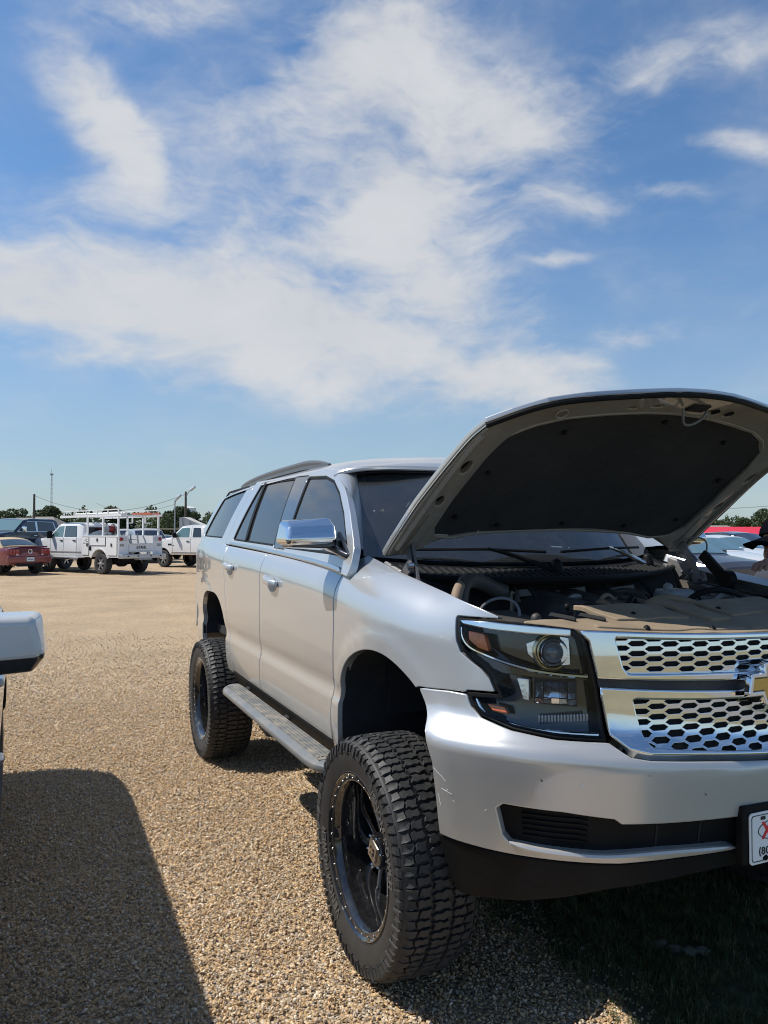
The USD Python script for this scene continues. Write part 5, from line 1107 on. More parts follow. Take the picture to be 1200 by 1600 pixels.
class Car:
    """Shell from a side outline (x forward, z up) with a half width that narrows upwards and at the ends."""
    def __init__(s, root, out, half, belt, tum, wheels, r, arch, width=.22, ends=(.10, .5), rr=.07):
        s.root, s.half, s.belt, s.tum, s.wheels, s.r = root, half, belt, tum, wheels, r
        s.poly = Polygon(out).buffer(-.05).buffer(.05) if rr else Polygon(out); s.x0, _, s.x1, _ = s.poly.bounds; s.ends, s.rr, s.arch = ends, rr, arch
        s.full = s.poly
        for x in wheels: s.poly = s.poly.difference(affinity.scale(Point(x, r).buffer(1, 24), arch, arch)).difference(box(x - arch, -1, x + arch, r))
        s.poly = max(getattr(s.poly, 'geoms', [s.poly]), key=lambda g: g.area); s.wheel_w = width
    def hw(s, x, z):
        x, z = np.asarray(x, float), np.asarray(z, float)
        e = np.clip(1 - np.minimum(x - s.x0, s.x1 - x) / s.ends[1], 0, 1); y = s.half - s.ends[0] * e ** 2
        y = y - s.tum * np.maximum(z - s.belt, 0) - .35 * np.maximum(.55 - z, 0) * .5 - .015 * np.clip((z - .9) / .4, -1, 1) ** 2
        return y
    def side(s, x, z):
        d = shapely.distance(shapely.points(np.c_[np.ravel(x), np.ravel(z)]), s.full.exterior).reshape(np.shape(x)); q = np.clip(d / s.rr, 0, 1) if s.rr else 1
        return np.stack([x, -(s.hw(x, z) - (s.rr * (1 - np.sqrt(1 - (1 - q) ** 2)) if s.rr else 0)), z], -1)
    def body(s, mt, name='body', well=True):
        A = skin(s.poly, s.side, cell=.075, flange=0, rnd=0, flip=True)
        raw(name, *join(A, mirror(A)), mt, s.root)
        ring = np.array(s.poly.exterior.segmentize(.08).coords)[:-1]; k = len(ring); ctr = np.array(s.poly.centroid.coords[0])
        hwv = -s.side(ring[:, 0], ring[:, 1])[:, 1]; T = np.linspace(-1, 1, 11); tan = np.roll(ring, -1, 0) - np.roll(ring, 1, 0); nr = np.stack([tan[:, 1], -tan[:, 0]], 1)
        if shapely.geometry.polygon.orient(s.poly).exterior.is_ccw != s.poly.exterior.is_ccw: nr = -nr
        nr /= np.linalg.norm(nr, axis=1, keepdims=True)
        crownh = .035 * (1 - T ** 2)
        V = np.stack([ring[:, None, 0] + nr[:, None, 0] * crownh, hwv[:, None] * T, ring[:, None, 1] + nr[:, None, 1] * crownh], -1).reshape(-1, 3); n = len(T)
        inarch = np.min([np.hypot(ring[:, 0] - x, ring[:, 1] - s.r) for x in s.wheels], 0) < s.arch + .03; low = ring[:, 1] < s.poly.bounds[1] + .02
        m1, m2 = [], []
        for i in range(k):
            j = (i + 1) % k; dst = m2 if (inarch[i] and inarch[j]) or (low[i] and low[j]) else m1
            for t in range(n - 1): dst += [(i * n + t, j * n + t, j * n + t + 1), (i * n + t, j * n + t + 1, i * n + t + 1)]
        MB().add((V, np.array(m1))).build('top_panels', mt, s.root, 30); MB().add((V, np.array(m2))).build('underside', void, s.root, 30)
    def glass(s, pts, name, mt, off=.006):
        A = skin(clean(pts, .02), s.side, cell=.1, flange=.004, rnd=.003, flip=True, off=off); raw(name, *A, mt, s.root); raw(name, *mirror(A), mt, s.root)
    def patch(s, pts, name, mt, off=.006, sides=(1, 1), fl=.006):
        A = skin(Polygon(pts), s.side, cell=.1, flange=fl, rnd=.002, flip=True, off=off)
        if sides[0]: raw(name, *A, mt, s.root)
        if sides[1]: raw(name, *mirror(A), mt, s.root)
    def screen(s, a, b, name, mt, ins=.07, ins2=None, lift=.012):
        """A pane over the top of the outline between two of its points."""
        t = np.linspace(0, 1, 6); x = a[0] + (b[0] - a[0]) * t; z = a[1] + (b[1] - a[1]) * t; d = np.array([b[0] - a[0], b[1] - a[1]]); nv = np.array([-d[1], d[0]]); nv = nv / np.linalg.norm(nv); nv = nv if nv[1] > 0 else -nv
        T = np.linspace(-1, 1, 9); h = s.hw(x, z) - np.interp(t, [0, 1], [ins, ins if ins2 is None else ins2]); c = .035 * (1 - (T * .93) ** 2) + lift
        V = np.stack([x[:, None] + nv[0] * c, h[:, None] * T, z[:, None] + nv[1] * c], -1).reshape(-1, 3); F = []
        for i in range(5):
            for j in range(8): F += [(i * 9 + j, (i + 1) * 9 + j, (i + 1) * 9 + j + 1), (i * 9 + j, (i + 1) * 9 + j + 1, i * 9 + j + 1)]
        MB().add((V, np.array(F))).build(name, mt, s.root, 60)
    def all_wheels(s, rim=None):
        for x in s.wheels:
            for sd in (-1, 1): car_wheel(s.root, x, sd * (s.half - s.wheel_w / 2 - .02), s.r, s.wheel_w, sd, rim)
    def mirrors(s, x, z, mt, size=(.10, .20, .15)):
        for sd in (-1, 1):
            y = float(s.hw(x, z)); MB().add(rbox(size, .04).translate((x, sd * (y + .13), z + .03))).bar((x - .02, sd * (y - .03), z - .02), (x, sd * (y + .08), z - .01), .025).build('door_mirror', mt, s.root)
    def handle(s, x, z, mt):
        for sd in (-1, 1): MB().add(rbox((.19, .035, .035), .012).translate((x, sd * (float(s.hw(x, z)) + .018), z))).build('door_handle', mt, s.root)
    def seam(s, pts):
        L = LineString(pts).buffer(.009); A = skin(L, s.side, cell=.2, flange=0, rnd=0, flip=True, off=.002); raw('panel_gap', *A, void, s.root); raw('panel_gap', *mirror(A), void, s.root)
def rear_text(text, h, x, y, z, mt, parent, nm='lettering'):
    t = meshkit.text_mesh(text, h, .006, True); v = np.array(t.vertices); w = v[:, 0].max() / 2
    return MB().add((np.stack([x - v[:, 2], y - (v[:, 0] - w), z + v[:, 1]], 1), np.array(t.faces)[:, ::-1] if False else np.array(t.faces))).build(nm, mt, parent, smooth=False)

TH = 55.    # the parked row points this far left of straight away
def row_yaw(th): return 90 + th
# --- white service truck
rear_left = np.array(at(187, 29.0)); hd = np.array([-math.sin(math.radians(TH)), math.cos(math.radians(TH))]); rt = np.array([hd[1], -hd[0]])
o = rear_left + hd * 1.22 + rt * 1.0
tr = thing('service_truck', 'white crew cab service truck with tool boxes and a ladder rack, lettered STAHL', 'truck', (*o, 0), row_yaw(TH))
c = Car(tr, [(1.22,.62),(4.75,.62),(4.86,.80),(4.86,1.20),(4.70,1.34),(3.62,1.42),(2.92,1.95),(2.6,2.0),(1.45,1.98),(1.28,1.88),(1.22,1.4)], .98, 1.42, .16, [3.75], .40, .50, .26)
c.body(white_paint, 'cab')
c.glass([(3.42,1.45),(2.86,1.86),(2.52,1.88),(2.52,1.44)], 'front_side_window', car_glass_teal); c.glass([(2.44,1.44),(2.44,1.88),(1.66,1.88),(1.58,1.44)], 'rear_side_window', car_glass)
c.screen((3.56,1.46), (2.97,1.91), 'windscreen', car_glass_teal); 
MB().add(rbox((.02, 1.5, .34), .008).translate((1.235, 0, 1.66))).build('rear_window', car_glass_dark, tr)
c.seam([(3.40,1.42),(3.32,.66)]); c.seam([(2.48,1.42),(2.48,.66)]); c.seam([(1.58,1.42),(1.60,.66)])
c.handle(2.62, 1.30, gloss_black); c.handle(1.74, 1.30, gloss_black); c.mirrors(3.28, 1.50, black_trim, (.10, .22, .30)); c.all_wheels()
c.patch([(1.25,.80),(4.2,.80),(4.2,.86),(1.25,.86)], 'side_moulding', grey_trim)
for sd in (-1, 1):
    MB().bar((1.35, sd * 1.02, .58), (3.2, sd * 1.02, .58), .05, 10).build('side_step', chrome, tr)
    MB().add(rbox((.05, .42, .30), .02).translate((4.86, sd * .68, 1.05))).build('headlight', lamp_clear, tr)
MB().add(rbox((.06, .9, .42), .02).translate((4.87, 0, 1.05))).build('grille', chrome, tr); MB().add(rbox((.16, 1.9, .24), .05).translate((4.92, 0, .70))).build('front_bumper', chrome, tr)
# boxes with doors
for sd in (-1, 1):
    bx = Polygon([(-1.18,.66),(1.16,.66),(1.16,1.50),(-1.18,1.50)]).difference(Point(0, .42).buffer(.56)).difference(box(-.56, 0, .56, .42)).buffer(-.01).buffer(.01)
    sb = thing('tool_box', parent=tr)
    MB().add(xz_prism(bx, sd * 1.02 if sd < 0 else .56, -.56 if sd < 0 else 1.02)).build('box_shell', white_paint, sb, 20)
    ar = Point(0, .42).buffer(.60).difference(Point(0, .42).buffer(.545)).intersection(box(-.7, .62, .7, 2))
    MB().add(xz_prism(ar, sd * 1.035 if sd < 0 else 1.0, sd * 1.0 if sd < 0 else 1.035)).build('arch_trim', white_paint, sb, 40)
    for k, (x0, x1, z0, z1) in enumerate(((.66, 1.12, .72, 1.45), (-.40, .62, 1.10, 1.45), (-1.12, -.44, .72, 1.45))):
        d = box(x0, z0, x1, z1)
        if k == 2: d = d.difference(Point(0, .42).buffer(.63))
        ya, yb = (1.02, 1.042); dr = MB().add(xz_prism(d.buffer(-.02, join_style='round'), *( (ya, yb) if sd > 0 else (-yb, -ya)))).build('box_door', white_paint, sb, 20)
        MB().add(xz_prism(d.difference(d.buffer(-.016)), *((1.018, 1.026) if sd > 0 else (-1.026, -1.018)))).build('door_gap', void, dr, False)
        lx, lz = ((x0 + x1) / 2 if k != 0 else x0 + .10, z1 - .12 if k == 1 else z0 + .42)
        MB().add(rbox((.09, .02, .12), .006).translate((lx, sd * 1.05, lz))).build('latch', pm('latch_dark', (.10, .10, .10), .4, .7), dr)
    MB().add(rbox((.12, .015, .16), .005).translate((.58, sd * 1.027, 1.0))).build('fuel_cap', black_trim, sb)
    for x, z, w in ((.80, 1.36, .10), (.90, 1.31, .07), (.78, 1.26, .12), (.95, 1.20, .14), (.72, 1.17, .14)): MB().add(rbox((w, .006, .03), .002).translate((x, sd * 1.045, z))).build('sticker', pm('faded_sticker', (.12, .11, .09), .6), sb)
MB().box((0, 0, .70), (2.30, 1.12, .06)).box((1.15, 0, 1.05), (.05, 1.12, .85)).build('bed_floor', void, tr)
MB().add(rbox((.05, 1.10, .34), .01).translate((-1.19, 0, 1.03))).build('tailgate', white_paint, tr); MB().add(rbox((.02, .98, .03), .006).translate((-1.222, 0, 1.18))).build('tailgate_rib', grey_silver, tr); MB().add(rbox((.02, .98, .03), .006).translate((-1.222, 0, .90))).build('tailgate_rib', grey_silver, tr)
rear_text('STAHL', .105, -1.222, 0, .99, black_ink, tr, 'maker_lettering')
bp = MB().add(rbox((.26, 2.06, .16), .02).translate((-1.30, 0, .70))).build('rear_bumper', grey_silver, tr); MB().add(rbox((.30, .60, .08), .02).translate((-1.31, 0, .60))).build('bumper_step', grey_trim, tr)
for y in (-.75, -.3, .3, .75): MB().add(rbox((.02, .07, .04), .008).translate((-1.435, y, .71))).build('bumper_slot', void, bp)
for sd in (-1, 1):
    for k, (dy, mt) in enumerate(((.0, lamp_red), (.17, lamp_clear))):
        m = MB(); v, f = lathe([(.001, 0), (.060, .0), (.066, .02), (.072, .02), (.075, .0)], 20); V = np.stack([-1.185 - v[:, 1], sd * (.90 - dy) + v[:, 0], 1.36 + v[:, 2]], 1); m.add((V, f)).build('round_lamp', mt, tr)
    MB().add(rbox((.012, .17, .10), .004).translate((-1.188, sd * .86, 1.13))).build('number_sticker', pm('sticker_grey', (.3, .3, .29), .6), tr)
for y in (-.84, .84): car_wheel(tr, 0, y, .415, .28, 1 if y > 0 else -1)
MB().bar((0, -.8, .42), (0, .8, .42), .07).add(hull_of([(0, -.1, .42), (0, .1, .42)], .16)).box((1.5, -.42, .62), (5.2, .08, .16)).box((1.5, .42, .62), (5.2, .08, .16)).box((.3, 0, .52), (1.2, .9, .2)).build('chassis', void, tr)
# rack of square tube
rk_ = thing('ladder_rack', parent=tr)
for sd in (-1, 1):
    for x in (-1.05, -.1, .9): MB().beam((x, sd * .93, 1.48), (x, sd * .93, 2.26), .06, .06, up=(1, 0, 0)).build('post', white_paint, rk_)
    MB().beam((-1.25, sd * .93, 2.28), (2.75, sd * .93, 2.24), .06, .09).build('side_rail', white_paint, rk_)
    MB().beam((-1.10, sd * .93, 2.50), (2.55, sd * .93, 2.46), .04, .04).build('top_rail', white_paint, rk_)
    for x in (-1.05, -.4, .3, 1.0, 1.8, 2.5): MB().beam((x, sd * .93, 2.28), (x, sd * .93, 2.48), .04, .04, up=(1, 0, 0)).build('upright', white_paint, rk_)
for x in (-1.2, -.1, .9, 1.9, 2.7): MB().beam((x, -.93, 2.27), (x, .93, 2.27), .06, .05).build('cross_bar', white_paint, rk_)
MB().beam((-1.05, .3, 2.27), (-1.05, .3, 1.98), .04, .04, up=(1, 0, 0)).beam((-1.05, .3, 1.98), (-1.05, .52, 1.98), .04, .04).build('hook', white_paint, rk_)
MB().beam((-1.05, -.3, 2.27), (-1.05, -.3, 1.98), .04, .04, up=(1, 0, 0)).beam((-1.05, -.3, 1.98), (-1.05, -.52, 1.98), .04, .04).build('hook', white_paint, rk_)
wm = np.eye(4); cth, sth = math.cos(math.radians(row_yaw(TH))), math.sin(math.radians(row_yaw(TH)))
def on_truck(x, y, z): return (o[0] + x * cth - y * sth, o[1] + x * sth + y * cth, z)
ld = thing('ladder', 'orange and black fibreglass ladder lying on the rack of the service truck', 'ladder', on_truck(-.1, -.45, 2.305), row_yaw(TH))
for y in (-.2, .2): MB().beam((-1.35, y, .05), (-.2, y, .05), .03, .08).build('ladder_side', pm('orange_fibreglass', (.40, .11, .055), .5), ld)
for k in range(4): MB().bar((-1.2 + k * .3, -.2, .05), (-1.2 + k * .3, .2, .05), .017, 8).build('rung', steel, ld)
pb = thing('pipe_bundle', 'pale plastic pipes lying lengthwise on the rack of the service truck', 'pipes', on_truck(.8, .35, 2.31), row_yaw(TH))
for k in range(3): MB().bar((-1.3, -.12 + k * .12, .045), (1.7, -.12 + k * .12, .045), .045, 10).build('pipe', pm('pvc', (.62, .62, .58), .5), pb)
gr = thing('folded_step_ladders', 'grey aluminium step ladders standing folded in the bed of the service truck', 'ladders', on_truck(-.55, 0, .74), row_yaw(TH))
for k in range(3):
    x = k * .10
    for y in (-.42, -.1): MB().beam((x, y + .25 * k, .0), (x + .02, y + .10 + .25 * k, .82), .03, .06, up=(1, 0, 0)).build('rail', steel, gr)
    for z in (.15, .38, .6): MB().beam((x, -.40 + .25 * k + z * .1, z), (x, -.08 + .25 * k + z * .1, z), .06, .03).build('tread', steel, gr)
rl = thing('cable_reel', 'dark cable reel with red drum standing behind the cab of the service truck', 'reel', on_truck(.75, .05, 1.50), row_yaw(TH))
MB().bar((0, -.16, .25), (0, .16, .25), .13, 16).build('drum', pm('reel_red', (.30, .025, .025), .5), rl)
for y in (-.17, .17): MB().bar((0, y - .01, .25), (0, y + .01, .25), .22, 20).build('flange', steel, rl)
MB().box((0, 0, .015), (.4, .4, .03)).build('foot', void, rl)
MB().beam((.18, 0, .02), (.18, 0, .55), .05, .05, up=(1, 0, 0)).build('stand', void, rl)

# --- maroon coupe with a tan roof
rl_ = np.array(at(10, 28.4)); o2 = rl_ + hd * .98 + rt * .92
mu = thing('maroon_coupe', 'dusty maroon two-door convertible with a tan canvas roof, seen from behind', 'car', (*o2, 0), row_yaw(TH))
c = Car(mu, [(-.96,.46),(-.90,.40),(3.5,.34),(3.68,.45),(3.70,.72),(3.50,.86),(2.15,.98),(.30,1.02),(-.80,1.03),(-.95,1.01),(-.98,.85),(-.99,.62)], .935, .95, .35, [0, 2.72], .33, .40, .24, (.10, .6), .06)
c.body(maroon)
t2 = Car(mu, [(2.1,.96),(1.35,1.36),(.65,1.40),(.20,1.34),(-.45,1.03),(-.40,.99)], .86, .95, .45, [99], .1, .1, ends=(.05, .3), rr=.09); t2.body(tan_roof, 'roof')
t2.glass([(1.75,1.02),(1.30,1.27),(.75,1.31),(.72,1.02)], 'side_window', car_glass); t2.screen((.16,1.315), (-.30,1.10), 'rear_window', car_glass, .14, .06); t2.screen((1.98,1.04), (1.40,1.335), 'windscreen', car_glass, .06)
MB().add(rbox((.10, 1.50, .045), .018).translate((-.90, 0, 1.075))).build('spoiler', maroon, mu)
MB().add(rbox((.03, 1.62, .26), .02).translate((-.985, 0, .885))).build('tail_panel', pm('maroon_dark', (.075, .006, .012), .35), mu)
for sd in (-1, 1):
    for k in range(3): MB().add(rbox((.03, .10, .20), .015).translate((-1.0, sd * (.50 + k * .125), .885))).build('tail_lamp', lamp_red, mu)
    MB().add(rbox((.03, .11, .035), .01).translate((-1.004, sd * .50, .78))).build('reversing_lamp', lamp_clear, mu)
v, f = lathe([(.001, 0), (.060, 0), (.062, .012), (.085, .014), (.088, 0)], 24)
MB().add((np.stack([-1.003 - v[:, 1], v[:, 0], .90 + v[:, 2]], 1), f)).build('round_badge', satin, mu); MB().add(rbox((.012, .05, .07), .004).translate((-1.012, 0, .90))).build('badge_centre', navy, mu)
MB().add(rbox((.10, 1.76, .28), .06).translate((-.97, 0, .60))).build('rear_bumper', maroon, mu); MB().add(rbox((.03, .36, .20), .02).translate((-1.022, 0, .60))).build('plate_recess', void, mu)
MB().add(rbox((.012, .31, .155), .004).translate((-1.042, 0, .60))).build('number_plate', white_plate, mu)
for k in range(6): MB().add(rbox((.006, .026, .06), .002).translate((-1.050, -.10 + k * .040, .595))).build('plate_character', pm('plate_blue_grey', (.12, .14, .2), .5), mu)
MB().add(rbox((.12, 1.1, .14), .03).translate((-.93, 0, .40))).build('rear_valance', void, mu)
for y in (-.55, .55): MB().bar((-1.0, y, .34), (-.8, y, .34), .035, 10).build('exhaust', chrome, mu)
c.all_wheels(); c.mirrors(1.85, 1.02, maroon, (.09, .18, .12)); c.seam([(1.95,.98),(1.9,.45)]); c.seam([(.62,.98),(.55,.45)])

# --- white pickup beside the service truck
fw = np.array(at(256, 36.1)); th = math.radians(60); h3 = np.array([-math.sin(th), math.cos(th)]); r3 = np.array([h3[1], -h3[0]]); o3 = fw - h3 * 3.57 + r3 * .92
pk = thing('white_pickup', 'plain white single cab pickup parked to the right of the service truck', 'pickup', (*o3, 0), 90 + 60)
pick_out = [(-1.2,.62),(4.35,.56),(4.46,.75),(4.46,1.12),(4.28,1.26),(3.12,1.38),(2.45,1.90),(2.1,1.95),(1.25,1.95),(1.02,1.86),(.92,1.38),(.90,1.32),(-1.20,1.34),(-1.24,1.1)]
def pickup(root, mt, gl, lift=0., cab='single', steps=None, trim=chrome):
    out = pick_out if cab == 'single' else [(-1.3,.62),(4.35,.56),(4.46,.75),(4.46,1.12),(4.28,1.28),(3.12,1.38),(2.45,1.88),(2.1,1.93),(.75,1.93),(.52,1.84),(.42,1.38),(.40,1.32),(-1.30,1.34),(-1.34,1.1)]
    out = [(x, z + lift) for x, z in out]; r = .40 + lift * .25
    c = Car(root, out, .985, 1.36 + lift, .17, [0, 3.57], r, r + .11, .27); c.body(mt); L = lambda pts: [(x, z + lift) for x, z in pts]
    if cab == 'single':
        c.glass(L([(2.92,1.41),(2.40,1.82),(1.92,1.83),(1.90,1.40)]), 'front_side_window', gl); c.glass(L([(1.70,1.40),(1.70,1.83),(1.26,1.82),(1.16,1.40)]), 'rear_side_window', car_glass_dark); c.seam(L([(1.80,1.9),(1.80,.66)])); c.handle(1.98, 1.22 + lift, gloss_black)
    else:
        c.glass(L([(2.92,1.41),(2.40,1.80),(1.92,1.81),(1.90,1.40)]), 'front_side_window', gl); c.glass(L([(1.80,1.40),(1.80,1.81),(.85,1.80),(.72,1.40)]), 'rear_side_window', gl); c.seam(L([(1.86,1.38),(1.86,.66)])); c.seam(L([(.72,1.38),(.74,.66)])); c.handle(1.98, 1.22 + lift, trim); c.handle(.90, 1.22 + lift, trim)
    c.screen((3.06,1.41 + lift), (2.50,1.85 + lift), 'windscreen', gl); c.seam(L([(2.98,1.36),(2.90,.66)])); c.all_wheels()
    c.mirrors(2.72, 1.46 + lift, black_trim if cab == 'single' else chrome, (.10, .22, .24))
    c.patch(L([(.0,.66),(3.0,.66),(3.0,.72),(.0,.72)]), 'side_moulding', grey_trim)
    MB().add(rbox((.10, 1.2, .44), .03).translate((4.44, 0, 1.0 + lift))).build('grille', chrome, root); MB().add(rbox((.18, 1.9, .26), .06).translate((4.48, 0, .64 + lift))).build('front_bumper', chrome, root)
    for sd in (-1, 1): MB().add(rbox((.10, .36, .26), .03).translate((4.40, sd * .78, 1.05 + lift))).build('headlight', lamp_clear, root); MB().add(rbox((.05, .16, .42), .02).translate((-1.25 if cab == 'single' else -1.35, sd * .88, 1.08 + lift))).build('tail_lamp', lamp_red, root)
    MB().add(rbox((.16, 1.9, .22), .04).translate((-1.36, 0, .64 + lift))).build('rear_bumper', chrome, root)
    return c
cc = pickup(pk, white_paint, car_glass_teal)
cc.patch([(2.99,1.02),(3.22,1.02),(3.22,1.10),(2.99,1.10)], 'side_badge', black_ink, sides=(1, 1)); cc.patch([(2.84,1.0),(2.94,1.0),(2.94,1.03),(2.84,1.03)], 'side_badge', black_ink)
# --- dark lifted pickup far left, facing left and towards the camera
an = math.radians(17); h4 = np.array([-math.sin(an), -math.cos(an)]); p4 = np.array(at(12, 31.5)); o4 = p4 - h4 * 3.06 - np.array([-h4[1], h4[0]]) * .55
dk = thing('dark_blue_pickup', 'tall dark blue crew cab pickup with chrome mirrors behind the maroon convertible', 'pickup', (*o4, 0), math.degrees(math.atan2(h4[1], h4[0])))
cd = pickup(dk, navy, car_glass_dark, .26, 'crew'); cd.screen((3.06,1.675), (2.50,2.105), 'windscreen_tint', car_glass_teal, .07, None, .016)
cd.patch([(2.98,1.655),(2.36,2.085),(.82,2.075),(.66,1.655),(.70,1.64),(3.0,1.64)], 'window_trim', satin, off=.002)

# --- small cars further back between the trucks
def saloon(root, mt, gl, suvish=0.):
    k = suvish; out = [(-.95,.42),(3.45,.38),(3.62,.50),(3.62,.74 + k * .12),(3.40,.86 + k * .14),(2.35,1.0 + k * .14),(1.45,1.42 + k * .26),(.9,1.47 + k * .28),(.1,1.44 + k * .28),(-.55 - k * .25,1.10 + k * .42),(-.92,1.06 + k * .10),(-.98,.8)]
    c = Car(root, out, .92, .98 + k * .12, .30 - k * .08, [0, 2.72], .33 + k * .04, .40 + k * .05, .23); c.body(mt); b = .98 + k * .14
    c.glass([(2.10,b + .05),(1.42,1.34 + k * .25),(.72,1.38 + k * .26),(.70,b + .06)], 'front_side_window', gl); c.glass([(.62,b + .06),(.64,1.38 + k * .26),(.08,1.35 + k * .26),(-.35,b + .10)], 'rear_side_window', gl)
    c.screen((2.27,1.035 + k * .15), (1.53,1.385 + k * .25), 'windscreen', gl); c.screen((.02,1.415 + k * .27), (-.48 - k * .22,1.13 + k * .40), 'rear_window', gl); c.all_wheels(); c.mirrors(2.0, b + .07, mt, (.09, .18, .13))
    for sd in (-1, 1): MB().add(rbox((.22, .30, .14), .04).translate((3.44, sd * .66, .72 + k * .12))).build('headlight', lamp_clear, root); MB().add(rbox((.10, .26, .16), .03).translate((-.95, sd * .70, .90 + k * .1))).build('tail_lamp', lamp_red, root)
    MB().add(rbox((.06, .9, .16), .03).translate((3.61, 0, .60 + k * .08))).build('grille', black_trim, root); c.seam([(.66,b + .03),(.66,.48)]); c.seam([(2.15,b + .03),(2.1,.48)]); c.handle(.84, .92 + k * .1, mt); c.handle(-.12, .95 + k * .1, mt)
    return c
def veh(fn, name, label, cat, px, d, yaw, *a, group=None, anchor=0.):
    q = np.array(at(px, d)); y_ = math.radians(yaw)
    if anchor: q = q - anchor * np.array([math.cos(y_), math.sin(y_)])
    t = thing(name, label, cat, (*q, 0), yaw, group); fn(t, *a); return t
veh(saloon, 'white_saloon', 'white saloon parked beyond the gap between the service truck and the white pickup', 'car', 262, 47., 150, white_paint, car_glass)
veh(saloon, 'silver_estate', 'silver sport utility vehicle seen through the ladder rack posts of the service truck', 'suv', 222, 44., -60, grey_silver, car_glass_dark, 1.25)
veh(saloon, 'grey_estate', 'grey sport utility vehicle behind the cab of the service truck', 'suv', 190, 47., -60, grey_silver, car_glass_dark, 1.2)
veh(saloon, 'dark_saloon', 'dark car roof showing between the dark blue pickup and the service truck cab', 'car', 78, 44., 150, charcoal, car_glass_dark, .8)
# --- the row on the right, beyond the engine bay
CY = -62.
veh(saloon, 'charcoal_suv', 'charcoal grey vehicle with a long hood, nearest in the row right of the raised hood', 'suv', 1102, 20.0, CY - 2, charcoal, car_glass_teal, .05, anchor=2.3)
veh(saloon, 'white_suv', 'white sport utility vehicle with a slim roof line behind the charcoal grey vehicle', 'suv', 1136, 23.5, CY, white_paint, car_glass_teal, .1, anchor=2.3)
veh(saloon, 'white_hatchback', 'white car at the right edge behind the other white one, windscreen towards the camera', 'car', 1172, 26.5, CY, white_paint, car_glass_teal, .1, anchor=2.3)
veh(saloon, 'black_suv', 'black tall wagon with a pale roof stripe at the back of the right-hand row', 'suv', 1165, 30., CY, navy, car_glass_dark, .55, anchor=1.5)
veh(saloon, 'white_compact', 'white car seen low between the hood hinge and the far fender', 'car', 1042, 12.2, -46., white_paint, car_glass_teal, .0, anchor=2.3)

# --- white neighbour on the left, its mirror in the frame
lx, ly_ = .0, -3.22
wv = thing('pale_parked_car', 'pale silver-white car at the left edge, only its door mirror and flank in the frame', 'car', (*c2w(-2.10, -3.255), 0), CAR_RZ)
out = [(-1.15,.50),(3.75,.45),(3.95,.60),(3.95,.95),(3.70,1.08),(2.65,1.14),(1.80,1.43),(1.4,1.47),(-.25,1.44),(-.72,1.32),(-1.12,1.10),(-1.2,.8)]
c = Car(wv, out, .945, 1.06, .60, [0, 2.95], .36, .45, .25, (.10, .6), .08); neigh = paint('pale_silver_white_paint', (.40, .415, .42), .1, .35)
c.body(neigh)
for pts in ([(2.42,1.16),(1.75,1.37),(1.10,1.39),(1.08,1.14)], [(1.0,1.14),(1.02,1.39),(.05,1.37),(.0,1.14)], [(-.08,1.14),(-.03,1.37),(-.35,1.34),(-.62,1.16)]): c.glass(pts, 'side_window', privacy)
c.screen((2.58,1.17), (1.88,1.40), 'windscreen', car_glass_dark); c.all_wheels(); c.seam([(1.04,1.15),(1.04,.55)]); c.handle(1.2, 1.0, neigh)
nm_ = thing('door_mirror', parent=wv); nx, ny, nz = 2.30, .985, 1.285
MB().add(hull_of([(nx + .03, ny - .06, nz - .025), (nx + .03, ny + .105, nz - .02), (nx + .03, ny - .06, nz + .055), (nx + .03, ny + .085, nz + .055), (nx - .06, ny - .06, nz - .03), (nx - .06, ny + .115, nz - .025), (nx - .06, ny - .06, nz + .06), (nx - .06, ny + .10, nz + .06)], .026, 16)).build('mirror_cap', neigh, nm_)
MB().add(hull_of([(nx + .02, ny - .06, nz - .065), (nx + .02, ny + .09, nz - .058), (nx - .06, ny - .06, nz - .07), (nx - .06, ny + .10, nz - .06), (nx + .03, ny - .06, nz - .035), (nx + .03, ny + .11, nz - .03), (nx - .06, ny + .118, nz - .03)], .022, 12)).add(hull_of([(nx - .02, ny - .08, nz - .07), (nx - .02, ny - .16, nz - .09)], .03, 10)).build('mirror_base', gloss_black, nm_)
